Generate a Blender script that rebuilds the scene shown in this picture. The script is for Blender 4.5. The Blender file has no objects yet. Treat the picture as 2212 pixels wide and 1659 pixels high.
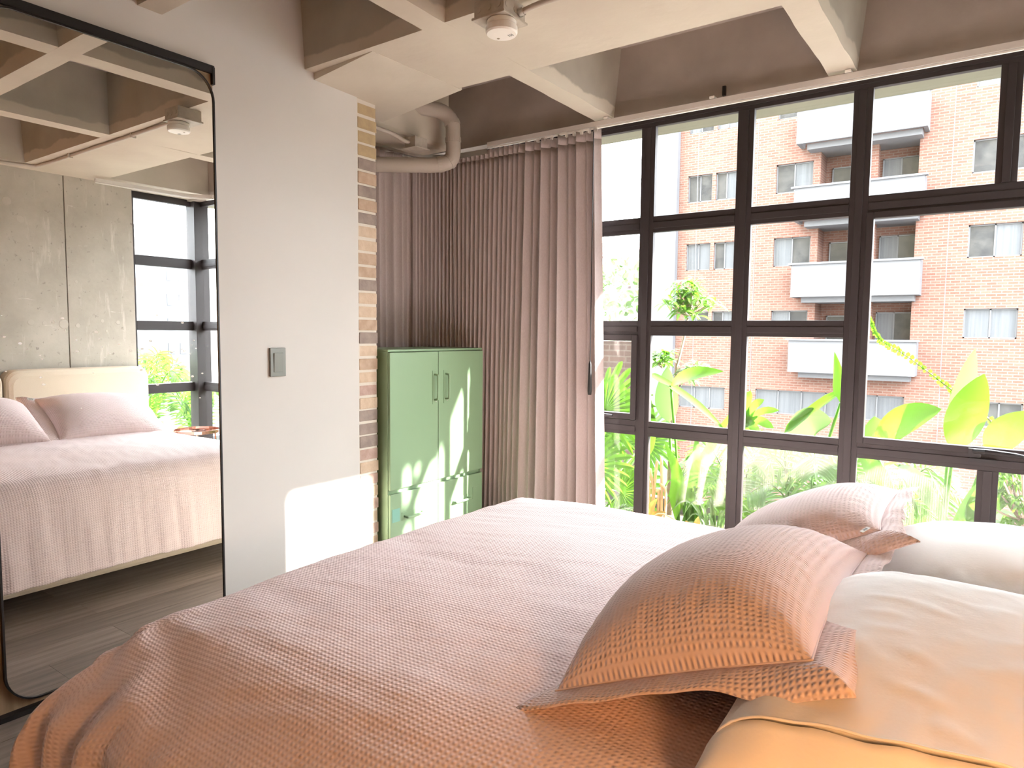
import bpy, math, random
import numpy as np
from mathutils import Matrix, Vector, noise as mnoise

random.seed(7)
rng = np.random.default_rng(7)
scene = bpy.context.scene
col = scene.collection

# ------------------------------------------------------------------ camera
cam_d = bpy.data.cameras.new('camera')
cam = bpy.data.objects.new('camera', cam_d); col.objects.link(cam)
cam_d.sensor_width = 36.0
cam_d.lens = 1486.0 / 2212.0 * 36.0
cam_d.clip_start = 0.02; cam_d.clip_end = 2000
def _dir(px, py):
    v = Vector((px - 1106.0, -(py - 829.5), -1486.0)); return v.normalized()
_vy = _dir(2170, 728); _vx = -_dir(-983, 698)
_vz = _vx.cross(_vy).normalized()
_vx = (_vx - _vy * (_vx.dot(_vy) / 2)).normalized(); _vy = _vz.cross(_vx).normalized()
_M = Matrix((( _vx.x, _vy.x, _vz.x), (_vx.y, _vy.y, _vz.y), (_vx.z, _vy.z, _vz.z)))   # camera axes <- world axes
cam.matrix_world = Matrix.Translation((2.6, 0.0, 1.27)) @ _M.transposed().to_4x4()
scene.camera = cam

# ------------------------------------------------------------------ world, sun, exposure
world = bpy.data.worlds.new('sky'); scene.world = world
world.use_nodes = True
bg = world.node_tree.nodes['Background']
bg.inputs['Color'].default_value = (0.90, 0.955, 1.0, 1)
bg.inputs['Strength'].default_value = 5.5
sun_d = bpy.data.lights.new('sun', 'SUN'); sun = bpy.data.objects.new('sun', sun_d); col.objects.link(sun)
sun_d.energy = 22.0; sun_d.angle = math.radians(1.0); sun_d.color = (1.0, 0.96, 0.90)
sun.rotation_euler = Vector((-1.0, -0.29, -0.50)).to_track_quat('-Z', 'Y').to_euler()
scene.view_settings.view_transform = 'Standard'
scene.view_settings.look = 'None'
scene.view_settings.exposure = 2.0
scene.view_settings.gamma = 1.0
scene.view_settings.use_curve_mapping = False
scene.cycles.max_bounces = 8
scene.cycles.diffuse_bounces = 4
scene.cycles.transparent_max_bounces = 16
scene.cycles.adaptive_threshold = 0.06
scene.cycles.sample_clamp_indirect = 6.0

# ------------------------------------------------------------------ helpers
def tag(o, label=None, cat=None, group=None, kind=None):
    if label: o['label'] = label
    if cat: o['category'] = cat
    if group: o['group'] = group
    if kind: o['kind'] = kind
    return o

class MB:
    def __init__(s): s.v = []; s.f = []; s.uv = None
    def add(s, verts, faces):
        b = len(s.v); s.v += [tuple(map(float, p)) for p in verts]; s.f += [tuple(i + b for i in q) for q in faces]; return s
    def box(s, x0, x1, y0, y1, z0, z1):
        return s.add([(x0,y0,z0),(x1,y0,z0),(x1,y1,z0),(x0,y1,z0),(x0,y0,z1),(x1,y0,z1),(x1,y1,z1),(x0,y1,z1)],
                     [(3,2,1,0),(4,5,6,7),(0,1,5,4),(1,2,6,5),(2,3,7,6),(3,0,4,7)])
    def tube(s, pts, r, n=10, caps=True):
        pts = [Vector(p) for p in pts]; m = len(pts)
        rs = r if isinstance(r, (list, tuple)) else [r] * m
        t0 = (pts[1] - pts[0]).normalized()
        a = Vector((0,0,1)) if abs(t0.z) < .9 else Vector((1,0,0))
        u = t0.cross(a).normalized(); vs = []; fs = []
        for i, p in enumerate(pts):
            t = (pts[min(i+1,m-1)] - pts[max(i-1,0)]).normalized()
            u = (u - t * u.dot(t)).normalized(); w = t.cross(u)
            for k in range(n):
                an = 2*math.pi*k/n; vs.append(p + (u*math.cos(an) + w*math.sin(an)) * rs[i])
        for i in range(m-1):
            for k in range(n):
                k2 = (k+1) % n; fs.append((i*n+k, i*n+k2, (i+1)*n+k2, (i+1)*n+k))
        if caps: fs += [tuple(reversed(range(n))), tuple(range((m-1)*n, m*n))]
        return s.add(vs, fs)
    def lathe(s, prof, c, n=32, axis='z'):
        vs = []; fs = []
        for r, h in prof:
            for k in range(n):
                a = 2*math.pi*k/n
                p = (c[0]+r*math.cos(a), c[1]+r*math.sin(a), c[2]+h) if axis == 'z' else (c[0]+h, c[1]+r*math.cos(a), c[2]+r*math.sin(a))
                vs.append(p)
        for i in range(len(prof)-1):
            for k in range(n):
                k2 = (k+1) % n; fs.append((i*n+k, i*n+k2, (i+1)*n+k2, (i+1)*n+k))
        fs += [tuple(reversed(range(n))), tuple(range((len(prof)-1)*n, len(prof)*n))]
        return s.add(vs, fs)
    def grid(s, P, uv=None, wrap=False):
        """P: array (m, n, 3)"""
        m, n = P.shape[:2]; b = len(s.v)
        s.v += [tuple(map(float, p)) for p in P.reshape(-1, 3)]
        for i in range(m-1):
            for j in range(n if wrap else n-1):
                j2 = (j+1) % n
                s.f.append((b+i*n+j, b+i*n+j2, b+(i+1)*n+j2, b+(i+1)*n+j))
        if uv is not None:
            if s.uv is None: s.uv = [(0.0,0.0)] * b
            s.uv += [tuple(map(float, q)) for q in uv.reshape(-1, 2)]
        return s
    def mesh(s, name, mat=None, smooth=False):
        me = bpy.data.meshes.new(name); me.from_pydata(s.v, [], s.f)
        if s.uv is not None and len(s.uv) == len(s.v):
            ul = me.uv_layers.new(name='UVMap'); vi = np.empty(len(me.loops), dtype=np.int32)
            me.loops.foreach_get('vertex_index', vi); ul.data.foreach_set('uv', np.array(s.uv, dtype=np.float32)[vi].ravel())
        if mat: me.materials.append(mat)
        if smooth: me.polygons.foreach_set('use_smooth', [True]*len(me.polygons))
        me.update(); return me
    def build(s, name, mat=None, parent=None, smooth=False, bevel=0):
        o = bpy.data.objects.new(name, s.mesh(name, mat, smooth)); col.objects.link(o)
        if parent: put_under(o, parent)
        if bevel:
            b = o.modifiers.new('bevel', 'BEVEL'); b.width = bevel; b.segments = 2; b.limit_method = 'ANGLE'
        return o
def put_under(o, parent):
    o.parent = parent
    if parent.type == 'EMPTY': o.matrix_parent_inverse = Matrix.Translation(-parent.location)
def empty(name, loc, label=None, cat=None, group=None, kind=None):
    o = bpy.data.objects.new(name, None); col.objects.link(o); o.location = loc; o.empty_display_size = .05
    return tag(o, label, cat, group, kind)
def catmull(pts, n):
    P = np.array(pts, float); P = np.vstack([2*P[0]-P[1], P, 2*P[-1]-P[-2]]); out = []
    segs = len(P) - 3
    for t in np.linspace(0, segs, n):
        i = min(int(t), segs-1); u = t - i; a,b,c,d = P[i:i+4]
        out.append(.5*((2*b)+(c-a)*u+(2*a-5*b+4*c-d)*u*u+(3*b-a-3*c+d)*u**3))
    return np.array(out)
def sstep(a, b, x): t = np.clip((x-a)/(b-a), 0, 1); return t*t*(3-2*t)
def nz(x, y, z=0.0): return mnoise.noise(Vector((x, y, z)))

# ------------------------------------------------------------------ materials
def new_mat(name):
    m = bpy.data.materials.new(name); m.use_nodes = True
    return m, m.node_tree, m.node_tree.nodes['Principled BSDF']
def N(nt, t, **k):
    n = nt.nodes.new(t)
    for a, b in k.items(): setattr(n, a, b)
    return n
def mat(name, c, rough=.6, metal=0.0, c2=None, scale=5.0, detail=4.0, lo=.35, hi=.65, bump=0.0, bscale=60.0, spec=.5, rnd=0.0, stretch=None, coords='Object'):
    m, nt, p = new_mat(name)
    p.inputs['Base Color'].default_value = (*c, 1); p.inputs['Roughness'].default_value = rough
    p.inputs['Metallic'].default_value = metal; p.inputs['Specular IOR Level'].default_value = spec
    tc = N(nt, 'ShaderNodeTexCoord'); vec = tc.outputs[coords]
    if stretch:
        mp = N(nt, 'ShaderNodeMapping'); mp.inputs['Scale'].default_value = stretch; nt.links.new(vec, mp.inputs['Vector']); vec = mp.outputs[0]
    last = None
    if c2:
        no = N(nt, 'ShaderNodeTexNoise'); no.inputs['Scale'].default_value = scale; no.inputs['Detail'].default_value = detail
        nt.links.new(vec, no.inputs['Vector'])
        mr = N(nt, 'ShaderNodeMapRange'); mr.inputs['From Min'].default_value = lo; mr.inputs['From Max'].default_value = hi
        nt.links.new(no.outputs['Fac'], mr.inputs['Value'])
        mx = N(nt, 'ShaderNodeMix', data_type='RGBA'); mx.inputs['A'].default_value = (*c, 1); mx.inputs['B'].default_value = (*c2, 1)
        nt.links.new(mr.outputs[0], mx.inputs['Factor']); last = mx.outputs['Result']
    if rnd:
        oi = N(nt, 'ShaderNodeObjectInfo'); mr2 = N(nt, 'ShaderNodeMapRange')
        mr2.inputs['To Min'].default_value = 1-rnd; mr2.inputs['To Max'].default_value = 1+rnd
        nt.links.new(oi.outputs['Random'], mr2.inputs['Value'])
        hs = N(nt, 'ShaderNodeHueSaturation'); nt.links.new(mr2.outputs[0], hs.inputs['Value'])
        if last is not None: nt.links.new(last, hs.inputs['Color'])
        else: hs.inputs['Color'].default_value = (*c, 1)
        last = hs.outputs[0]
    if last is not None: nt.links.new(last, p.inputs['Base Color'])
    if bump:
        nb = N(nt, 'ShaderNodeTexNoise'); nb.inputs['Scale'].default_value = bscale; nb.inputs['Detail'].default_value = 5
        nt.links.new(vec, nb.inputs['Vector'])
        bp = N(nt, 'ShaderNodeBump'); bp.inputs['Strength'].default_value = bump; bp.inputs['Distance'].default_value = .004
        nt.links.new(nb.outputs['Fac'], bp.inputs['Height']); nt.links.new(bp.outputs[0], p.inputs['Normal'])
    return m
def fabric(name, c, pu, pv, dist, c2=None, transl=0.0, strength=1.0, wob=.25):
    """puckered cotton: rows of small seersucker cells in relief, UV in metres"""
    m, nt, p = new_mat(name)
    p.inputs['Base Color'].default_value = (*c, 1); p.inputs['Roughness'].default_value = .85; p.inputs['Specular IOR Level'].default_value = .15
    p.inputs['Sheen Weight'].default_value = .15; p.inputs['Sheen Roughness'].default_value = .4
    tc = N(nt, 'ShaderNodeTexCoord'); sp = N(nt, 'ShaderNodeSeparateXYZ')
    no = N(nt, 'ShaderNodeTexNoise'); no.inputs['Scale'].default_value = 22; nt.links.new(tc.outputs['UV'], no.inputs['Vector'])
    nt.links.new(tc.outputs['UV'], sp.inputs[0])
    def wave(sock, period, ph):
        a = N(nt, 'ShaderNodeMath', operation='MULTIPLY'); a.inputs[1].default_value = 2*math.pi/period; nt.links.new(sock, a.inputs[0])
        b = N(nt, 'ShaderNodeMath', operation='MULTIPLY_ADD'); b.inputs[1].default_value = wob*8; nt.links.new(no.outputs['Fac'], b.inputs[0]); nt.links.new(a.outputs[0], b.inputs[2])
        s_ = N(nt, 'ShaderNodeMath', operation='SINE'); nt.links.new(b.outputs[0], s_.inputs[0])
        q = N(nt, 'ShaderNodeMapRange'); q.inputs['From Min'].default_value = -1; nt.links.new(s_.outputs[0], q.inputs['Value']); return q.outputs[0]
    wu = wave(sp.outputs[0], pu, 0); wv = wave(sp.outputs[1], pv, 1)
    ml = N(nt, 'ShaderNodeMath', operation='MULTIPLY'); nt.links.new(wu, ml.inputs[0]); nt.links.new(wv, ml.inputs[1])
    bp = N(nt, 'ShaderNodeBump'); bp.inputs['Strength'].default_value = strength; bp.inputs['Distance'].default_value = dist
    nt.links.new(ml.outputs[0], bp.inputs['Height']); nt.links.new(bp.outputs[0], p.inputs['Normal'])
    return m
def glass_mat(name, tint=(1,1,1), refl=1.0):
    m, nt, p = new_mat(name); nt.nodes.remove(p); out = nt.nodes['Material Output']
    tr = N(nt, 'ShaderNodeBsdfTransparent'); tr.inputs[0].default_value = (*tint, 1)
    gl = N(nt, 'ShaderNodeBsdfGlossy'); gl.inputs['Roughness'].default_value = .0
    lw = N(nt, 'ShaderNodeLayerWeight'); lw.inputs['Blend'].default_value = .5          # Schlick reflectance, the same from both faces
    pw = N(nt, 'ShaderNodeMath', operation='POWER'); pw.inputs[1].default_value = 5.0; nt.links.new(lw.outputs['Facing'], pw.inputs[0])
    ml = N(nt, 'ShaderNodeMath', operation='MULTIPLY_ADD'); ml.inputs[1].default_value = .96*refl; ml.inputs[2].default_value = .04*refl; nt.links.new(pw.outputs[0], ml.inputs[0])
    mx = N(nt, 'ShaderNodeMixShader'); nt.links.new(ml.outputs[0], mx.inputs[0]); nt.links.new(tr.outputs[0], mx.inputs[1]); nt.links.new(gl.outputs[0], mx.inputs[2])
    nt.links.new(mx.outputs[0], out.inputs[0]); return m
def leaf_mat(name, c, c2, t=(.5,.75,.05), trans=.5, scale=9.0):
    m, nt, p = new_mat(name); out = nt.nodes['Material Output']
    tc = N(nt, 'ShaderNodeTexCoord'); no = N(nt, 'ShaderNodeTexNoise'); no.inputs['Scale'].default_value = scale
    nt.links.new(tc.outputs['Object'], no.inputs['Vector'])
    mx = N(nt, 'ShaderNodeMix', data_type='RGBA'); mx.inputs['A'].default_value = (*c,1); mx.inputs['B'].default_value = (*c2,1); nt.links.new(no.outputs['Fac'], mx.inputs['Factor'])
    nt.links.new(mx.outputs['Result'], p.inputs['Base Color']); p.inputs['Roughness'].default_value = .45
    tl = N(nt, 'ShaderNodeBsdfTranslucent'); tl.inputs[0].default_value = (*t,1)
    ms = N(nt, 'ShaderNodeMixShader'); ms.inputs[0].default_value = trans
    nt.links.new(p.outputs[0], ms.inputs[1]); nt.links.new(tl.outputs[0], ms.inputs[2]); nt.links.new(ms.outputs[0], out.inputs[0]); return m

M = {}
M['plaster'] = mat('plaster_wall', (.62,.597,.565), .75, c2=(.595,.572,.54), scale=1.5, bump=.05, bscale=40)
M['concrete'] = mat('raw_concrete', (.52,.475,.41), .8, c2=(.39,.355,.305), scale=2.2, detail=10, lo=.3, hi=.7, bump=.25, bscale=25)
M['beam'] = mat('painted_concrete', (.62,.56,.47), .85, c2=(.52,.46,.38), scale=2.5, detail=8, lo=.35, hi=.75, bump=.35, bscale=18)
M['cell'] = mat('raw_coffer_concrete', (.42,.36,.315), .9, c2=(.33,.28,.245), scale=3, detail=9, bump=.4, bscale=22)
M['floor'] = mat('wood_plank', (.30,.24,.20), .45, c2=(.16,.125,.105), scale=4, detail=9, lo=.3, hi=.72, bump=.12, bscale=9, rnd=.18, stretch=(9,.7,1))
M['floor_base'] = mat('floor_substrate', (.07,.055,.045), .9)
M['frame'] = mat('dark_bronze_frame', (.032,.026,.027), .5, spec=.35)
M['glass'] = glass_mat('window_glass')
M['mirror'] = mat('mirror_silver', (.93,.94,.93), .0, metal=1.0)
M['black'] = mat('black_metal', (.012,.011,.012), .45)
M['chrome_edge'] = mat('polished_edge', (.75,.75,.73), .15, metal=1.0)
M['wood'] = mat('light_wood', (.36,.25,.15), .6, c2=(.24,.16,.09), scale=5, stretch=(8,8,.8))
M['mortar'] = mat('pale_mortar', (.62,.57,.50), .95, bump=.4, bscale=70)
M['curtain'] = mat('mauve_curtain_linen', (.52,.455,.44), .9, c2=(.48,.415,.40), scale=240, detail=2, spec=.1, stretch=(1,1,.35))
M['green'] = mat('green_powder_coat', (.25,.375,.225), .38, spec=.5)
M['teal'] = mat('teal_sticker', (.20,.42,.34), .5)
M['grey_plastic'] = mat('grey_switch_plastic', (.20,.205,.185), .35)
M['pink'] = fabric('pink_duvet_seersucker', (.88,.725,.715), .0115, .0105, .0017, wob=.07)
M['pink_pillow'] = fabric('pink_pillow_seersucker', (.82,.67,.655), .0070, .0105, .0023, wob=.05)
M['pink_plain'] = mat('pink_plain_lining', (.66,.46,.42), .85, bump=.3, bscale=90, spec=.15)
M['white_cotton'] = mat('white_cotton', (.95,.945,.93), .8, bump=.08, bscale=160, spec=.2)
M['mattress'] = mat('mattress_ticking', (.75,.73,.69), .85)
M['cream'] = mat('cream_bed_upholstery', (.66,.55,.43), .85, bump=.3, bscale=300, spec=.15)
M['rail'] = mat('white_rail', (.68,.63,.58), .45)
M['white_plastic'] = mat('white_plastic', (.86,.82,.76), .4)
M['box'] = mat('junction_box_metal', (.50,.45,.38), .55, c2=(.42,.37,.31), scale=30)
M['pipe'] = mat('painted_pipe', (.50,.44,.38), .55)
M['steel'] = mat('brushed_steel', (.6,.58,.55), .3, metal=1.0)
M['copper'] = mat('copper_tray', (.50,.27,.22), .2, metal=1.0)
M['stain'] = mat('old_plug_mortar', (.50,.46,.40), .9)
M['facade'] = None
M['conc_white'] = mat('white_painted_concrete', (.135,.138,.147), .8, c2=(.125,.128,.137), scale=.8)
M['conc_grey'] = mat('grey_painted_concrete', (.13,.135,.147), .8)
M['soffit'] = mat('cream_soffit', (.20,.187,.13), .8, c2=(.18,.168,.118), scale=2)
M['alu'] = mat('aluminium_window', (.14,.145,.155), .4)
M['pane_dark'] = mat('dark_window_pane', (.035,.037,.042), .12, c2=(.07,.07,.07), scale=3)
M['pane_pale'] = mat('curtained_window_pane', (.115,.122,.132), .35, c2=(.085,.092,.102), scale=1.5, stretch=(12,1,.3))
M['soil'] = mat('dark_soil', (.06,.045,.03), .95, bump=.6, bscale=40)
M['bark'] = mat('pale_bark', (.38,.30,.22), .85, c2=(.26,.2,.14), scale=30)
M['dry'] = mat('dry_stalk', (.62,.42,.20), .8, c2=(.45,.30,.15), scale=14)
M['leaf'] = leaf_mat('leaf_bright', (.07,.165,.022), (.10,.21,.03), (.12,.27,.022), .5)
M['leaf_deep'] = leaf_mat('leaf_deep', (0.045, 0.12, 0.025), (0.075, 0.17, 0.037), (0.12, 0.26, 0.033), .4)
M['leaf_yellow'] = leaf_mat('leaf_yellow_edged', (.055,.15,.014), (.10,.17,.018), (.085,.215,.012), .55)
M['leaf_pale'] = leaf_mat('leaf_pale', (.09,.155,.05), (.12,.18,.07), (.12,.21,.06), .45)
M['leaf_dry'] = leaf_mat('leaf_dry', (0.36, 0.22, 0.05), (0.4, 0.27, 0.08), (0.4, 0.26, 0.05), .4)
M['tree_far'] = leaf_mat('leaf_far', (0.045, 0.08, 0.03), (0.075, 0.11, 0.045), (0.08, 0.14, 0.035), .3, 1.0)
M['asphalt'] = mat('street_asphalt', (.11,.11,.11), .95, c2=(.085,.085,.09), scale=.3)
M['hill'] = mat('hazy_hillside', (.10,.115,.10), .95, c2=(.15,.13,.12), scale=.12, detail=8)
M['house'] = mat('hillside_house', (.15,.10,.09), .9, c2=(.15,.14,.135), scale=.05, detail=0)
def concrete_mat():
    m, nt, p = new_mat('board_marked_concrete'); p.inputs['Roughness'].default_value = .8; p.inputs['Specular IOR Level'].default_value = .25
    tc = N(nt, 'ShaderNodeTexCoord')
    def nois(scale, st, lo, hi, det=9):
        mp = N(nt, 'ShaderNodeMapping'); mp.inputs['Scale'].default_value = st; nt.links.new(tc.outputs['Object'], mp.inputs[0])
        n_ = N(nt, 'ShaderNodeTexNoise'); n_.inputs['Scale'].default_value = scale; n_.inputs['Detail'].default_value = det; n_.inputs['Roughness'].default_value = .65; nt.links.new(mp.outputs[0], n_.inputs[0])
        r = N(nt, 'ShaderNodeMapRange'); r.inputs['From Min'].default_value = lo; r.inputs['From Max'].default_value = hi; nt.links.new(n_.outputs['Fac'], r.inputs['Value']); return r.outputs[0]
    def mixc(a, b, f):
        x_ = N(nt, 'ShaderNodeMix', data_type='RGBA')
        for k_, v_ in (('A', a), ('B', b)):
            if isinstance(v_, tuple): x_.inputs[k_].default_value = (*v_, 1)
            else: nt.links.new(v_, x_.inputs[k_])
        nt.links.new(f, x_.inputs['Factor']); return x_.outputs['Result']
    base = mixc((.53,.485,.42), (.37,.335,.285), nois(1.6, (1,1,1), .32, .68))
    base = mixc(base, (.60,.56,.50), nois(5, (1,3,.5), .58, .72))          # pale vertical wash marks
    base = mixc(base, (.28,.255,.22), nois(26, (1,1,1), .64, .74, 3))       # small dark pores
    base = mixc(base, (.70,.67,.61), nois(9, (1,.35,3), .68, .74, 5))       # scuffs
    nt.links.new(base, p.inputs['Base Color'])
    nb = N(nt, 'ShaderNodeTexNoise'); nb.inputs['Scale'].default_value = 30; nt.links.new(tc.outputs['Object'], nb.inputs[0])
    bp = N(nt, 'ShaderNodeBump'); bp.inputs['Strength'].default_value = .25; bp.inputs['Distance'].default_value = .004; nt.links.new(nb.outputs['Fac'], bp.inputs['Height']); nt.links.new(bp.outputs[0], p.inputs['Normal'])
    return m
M['concrete'] = concrete_mat()
def brick_mat(name, c1, c2, mortar, bw, bh, msize, bias=0.0):
    m, nt, p = new_mat(name)
    tc = N(nt, 'ShaderNodeTexCoord'); mp = N(nt, 'ShaderNodeMapping'); mp.inputs['Rotation'].default_value = (math.radians(-90), 0, 0)
    nt.links.new(tc.outputs['Object'], mp.inputs[0])
    bt = N(nt, 'ShaderNodeTexBrick'); bt.inputs['Scale'].default_value = 1.0
    bt.inputs['Brick Width'].default_value = bw; bt.inputs['Row Height'].default_value = bh; bt.inputs['Mortar Size'].default_value = msize
    bt.inputs['Color1'].default_value = (*c1,1); bt.inputs['Color2'].default_value = (*c2,1); bt.inputs['Mortar'].default_value = (*mortar,1); bt.inputs['Bias'].default_value = bias
    nt.links.new(mp.outputs[0], bt.inputs[0]); nt.links.new(bt.outputs['Color'], p.inputs['Base Color'])
    p.inputs['Roughness'].default_value = .9; p.inputs['Specular IOR Level'].default_value = .2
    bp = N(nt, 'ShaderNodeBump'); bp.inputs['Strength'].default_value = .4; bp.inputs['Distance'].default_value = .01; bp.invert = True
    nt.links.new(bt.outputs['Fac'], bp.inputs['Height']); nt.links.new(bp.outputs[0], p.inputs['Normal']); return m
M['facade'] = brick_mat('red_brick_facade', (.158,.075,.055), (.195,.105,.079), (.195,.15,.13), .26, .085, .012, -.1)
M['old_brick'] = brick_mat('weathered_brick', (.12,.08,.07), (.09,.065,.06), (.13,.105,.095), .24, .075, .01)
# power of the assumed warm lamp added beyond the frame
ASSUMED_LAMP_W = 10.5
# ================================================================== THE ROOM
ZS, ZR = 2.78, 2.43            # slab underside, rib underside
# floor with planks
fl = MB().box(-.75, 3.62, -2.2, 3.62, -.06, -.012).build('floor', M['floor_base']); tag(fl, kind='structure')
pm = MB().box(0, .1788, 0, 1.1988, -.012, 0)
plank_mesh = pm.mesh('plank', M['floor'])
k = 0; x = -.74
while x < 3.5:
    y = -2.2 - random.random()*1.0
    while y < 3.48:
        if y + 1.2 > -2.2:
            o = bpy.data.objects.new('plank', plank_mesh); col.objects.link(o); o.location = (x, y, 0); put_under(o, fl)
            if y + 1.2 > 3.55 : o.scale.y = max(.05, (3.55 - y)/1.2)
            if y < -2.2: o.location.y = -2.2; o.scale.y = (y + 1.2 + 2.2)/1.2
        y += 1.2
    x += .18
# left wall: plaster, exposed brick end
wl = MB().box(-.15, 0, -2.2, 2.335, 0, ZS).build('wall_left', M['plaster']); tag(wl, kind='structure')
MB().box(-.14, -.006, 2.335, 2.459, 0, 2.40).build('mortar_bed', M['mortar'], wl)
brick_mats = [mat('brick_tan', (.50,.37,.27), .9, c2=(.42,.30,.21), scale=25, bump=.5, bscale=90),
              mat('brick_sand', (.60,.47,.35), .9, c2=(.52,.39,.28), scale=25, bump=.5, bscale=90),
              mat('brick_grey', (.25,.20,.18), .9, c2=(.34,.27,.23), scale=18, bump=.5, bscale=90),
              mat('brick_ochre', (.46,.35,.20), .9, c2=(.40,.30,.18), scale=25, bump=.5, bscale=90),
              mat('brick_rose', (.48,.34,.29), .9, c2=(.40,.27,.22), scale=25, bump=.5, bscale=90)]
seq = [3,3,3,3,2,0,2,0,2,1,1,0,0,2,1,1,0,2,1,0,1,4,1,2,2,2,4,1,4,1,4,1,4,0,1,0]
zt = 2.375
for i in range(36):
    z1 = zt - i*.0655
    if z1 < .05: break
    j = random.uniform(-.003, .003)
    b = MB().box(-.13, 0.0 + random.uniform(-.006,-.001), 2.341 + random.uniform(0,.004), 2.464 + j, z1-.0545+random.uniform(-.002,.002), z1+random.uniform(-.002,.002))
    b.build('brick', brick_mats[seq[i % len(seq)]], wl, bevel=.003)
# concrete wall behind the headboard
wr = MB().box(3.375, 3.56, -2.2, 2.86, 0, ZS).build('wall_right', M['concrete']); tag(wr, kind='structure')
for (a, b) in ((-2.2, -.05), (-.044, 1.145), (1.151, 2.35), (2.357, 2.86)):
    MB().box(3.36, 3.376, a, b, 0, ZS).build('concrete_panel', M['concrete'], wr, bevel=.003)
for (y, z, r) in ((2.10,1.31,.022),(2.19,1.305,.016),(2.32,1.30,.035),(2.42,1.29,.017),(2.60,1.33,.014),(2.72,1.32,.016),(2.63,1.25,.01),(2.42,1.63,.012),(1.98,2.18,.03),(2.06,2.06,.025)):
    MB().lathe([(r,0),(r*.95,-.002)], (3.3605,y,z), 16, 'x').build('plug_mark', M['stain'], wr)
# near wall and closet walls
wf = MB().box(-.15, 3.56, -2.3, -2.2, 0, ZS).build('wall_front', M['plaster']); tag(wf, kind='structure')
wa = MB().box(-.75, -.62, 1.2, 3.62, 0, ZS).build('wall_closet', M['plaster']); tag(wa, kind='structure')
ws = MB().box(-.62, -.15, 1.2, 1.3, 0, ZS).build('wall_partition', M['plaster']); tag(ws, kind='structure')
# window wall: sill below, perimeter beams above
wb = MB().box(-.75, 3.62, 3.47, 3.62, 0, .12).build('wall_back', M['plaster']); tag(wb, kind='structure')
wc = MB().box(3.47, 3.62, 2.86, 3.62, 0, .12).build('wall_corner', M['plaster']); tag(wc, kind='structure')
# ceiling slab with ribs
ce = MB().box(-.75, 3.66, -2.3, 3.62, ZS, ZS+.2).build('ceiling', M['cell']); tag(ce, kind='structure')
def beam_mat():
    """painted beam: pale skim coat along the lower arris, raw concrete with a ragged border above"""
    m, nt, p = new_mat('skimmed_rib_concrete'); p.inputs['Roughness'].default_value = .88; p.inputs['Specular IOR Level'].default_value = .2
    tc = N(nt,'ShaderNodeTexCoord'); sp = N(nt,'ShaderNodeSeparateXYZ'); nt.links.new(tc.outputs['Object'], sp.inputs[0])
    no = N(nt,'ShaderNodeTexNoise'); no.inputs['Scale'].default_value = 4.5; no.inputs['Detail'].default_value = 7; nt.links.new(tc.outputs['Object'], no.inputs[0])
    ad = N(nt,'ShaderNodeMath', operation='MULTIPLY_ADD'); ad.inputs[1].default_value = -.10; nt.links.new(no.outputs['Fac'], ad.inputs[0]); nt.links.new(sp.outputs[2], ad.inputs[2])
    mr = N(nt,'ShaderNodeMapRange'); mr.inputs['From Min'].default_value = 2.432; mr.inputs['From Max'].default_value = 2.442; nt.links.new(ad.outputs[0], mr.inputs['Value'])
    def nm(a, b, s):
        n2 = N(nt,'ShaderNodeTexNoise'); n2.inputs['Scale'].default_value = s; n2.inputs['Detail'].default_value = 8; nt.links.new(tc.outputs['Object'], n2.inputs[0])
        r = N(nt,'ShaderNodeMapRange'); r.inputs['From Min'].default_value = .35; r.inputs['From Max'].default_value = .7; nt.links.new(n2.outputs['Fac'], r.inputs['Value'])
        x_ = N(nt,'ShaderNodeMix', data_type='RGBA'); x_.inputs['A'].default_value = (*a,1); x_.inputs['B'].default_value = (*b,1); nt.links.new(r.outputs[0], x_.inputs['Factor']); return x_.outputs['Result']
    lo = nm((.60,.54,.45), (.53,.46,.385), 2.2); hi = nm((.44,.395,.335), (.35,.31,.26), 3.0)
    mx = N(nt,'ShaderNodeMix', data_type='RGBA'); nt.links.new(mr.outputs[0], mx.inputs['Factor']); nt.links.new(lo, mx.inputs['A']); nt.links.new(hi, mx.inputs['B'])
    nt.links.new(mx.outputs['Result'], p.inputs['Base Color'])
    n3 = N(nt,'ShaderNodeTexNoise'); n3.inputs['Scale'].default_value = 20; n3.inputs['Detail'].default_value = 6; nt.links.new(tc.outputs['Object'], n3.inputs[0])
    bp = N(nt,'ShaderNodeBump'); bp.inputs['Strength'].default_value = .3; bp.inputs['Distance'].default_value = .006; nt.links.new(n3.outputs['Fac'], bp.inputs['Height']); nt.links.new(bp.outputs[0], p.inputs['Normal'])
    return m
M['rib'] = beam_mat()
def rib(name, axis, c, w, a, b, z0=ZR, flare=.035):
    m = MB(); n = max(2, int((b-a)/.08)); P = np.zeros((n, 4, 3))
    for i, t in enumerate(np.linspace(a, b, n)):
        for q, (s_, z_) in enumerate(((-w/2-flare, ZS), (-w/2, z0), (w/2, z0), (w/2+flare, ZS))):
            e = .006*nz(t*6, q*3.1, c*7) if z_ == z0 else 0
            P[i, q] = (c+s_+e, t, z_+e*.5) if axis == 'y' else (t, c+s_+e, z_+e*.5)
    if axis == 'y': P = P[:, ::-1]
    m.grid(P); return m.build(name, M['rib'], ce)
rib('beam', 'x', 2.315, .57, -.62, 3.4, flare=.02)
for yc in (1.345, .60, -.15, -.90, -1.65): rib('rib', 'x', yc, .09, -.14, 3.4)
for xc in (.77, 1.955): rib('rib', 'y', xc, .115, -2.2, 3.45)
MB().box(-.62, 3.62, 3.41, 3.66, 2.415, ZS).build('beam', M['cell'], ce)
MB().box(3.15, 3.66, -2.2, 3.66, 2.43, ZS).build('beam', M['beam'], ce)
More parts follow.
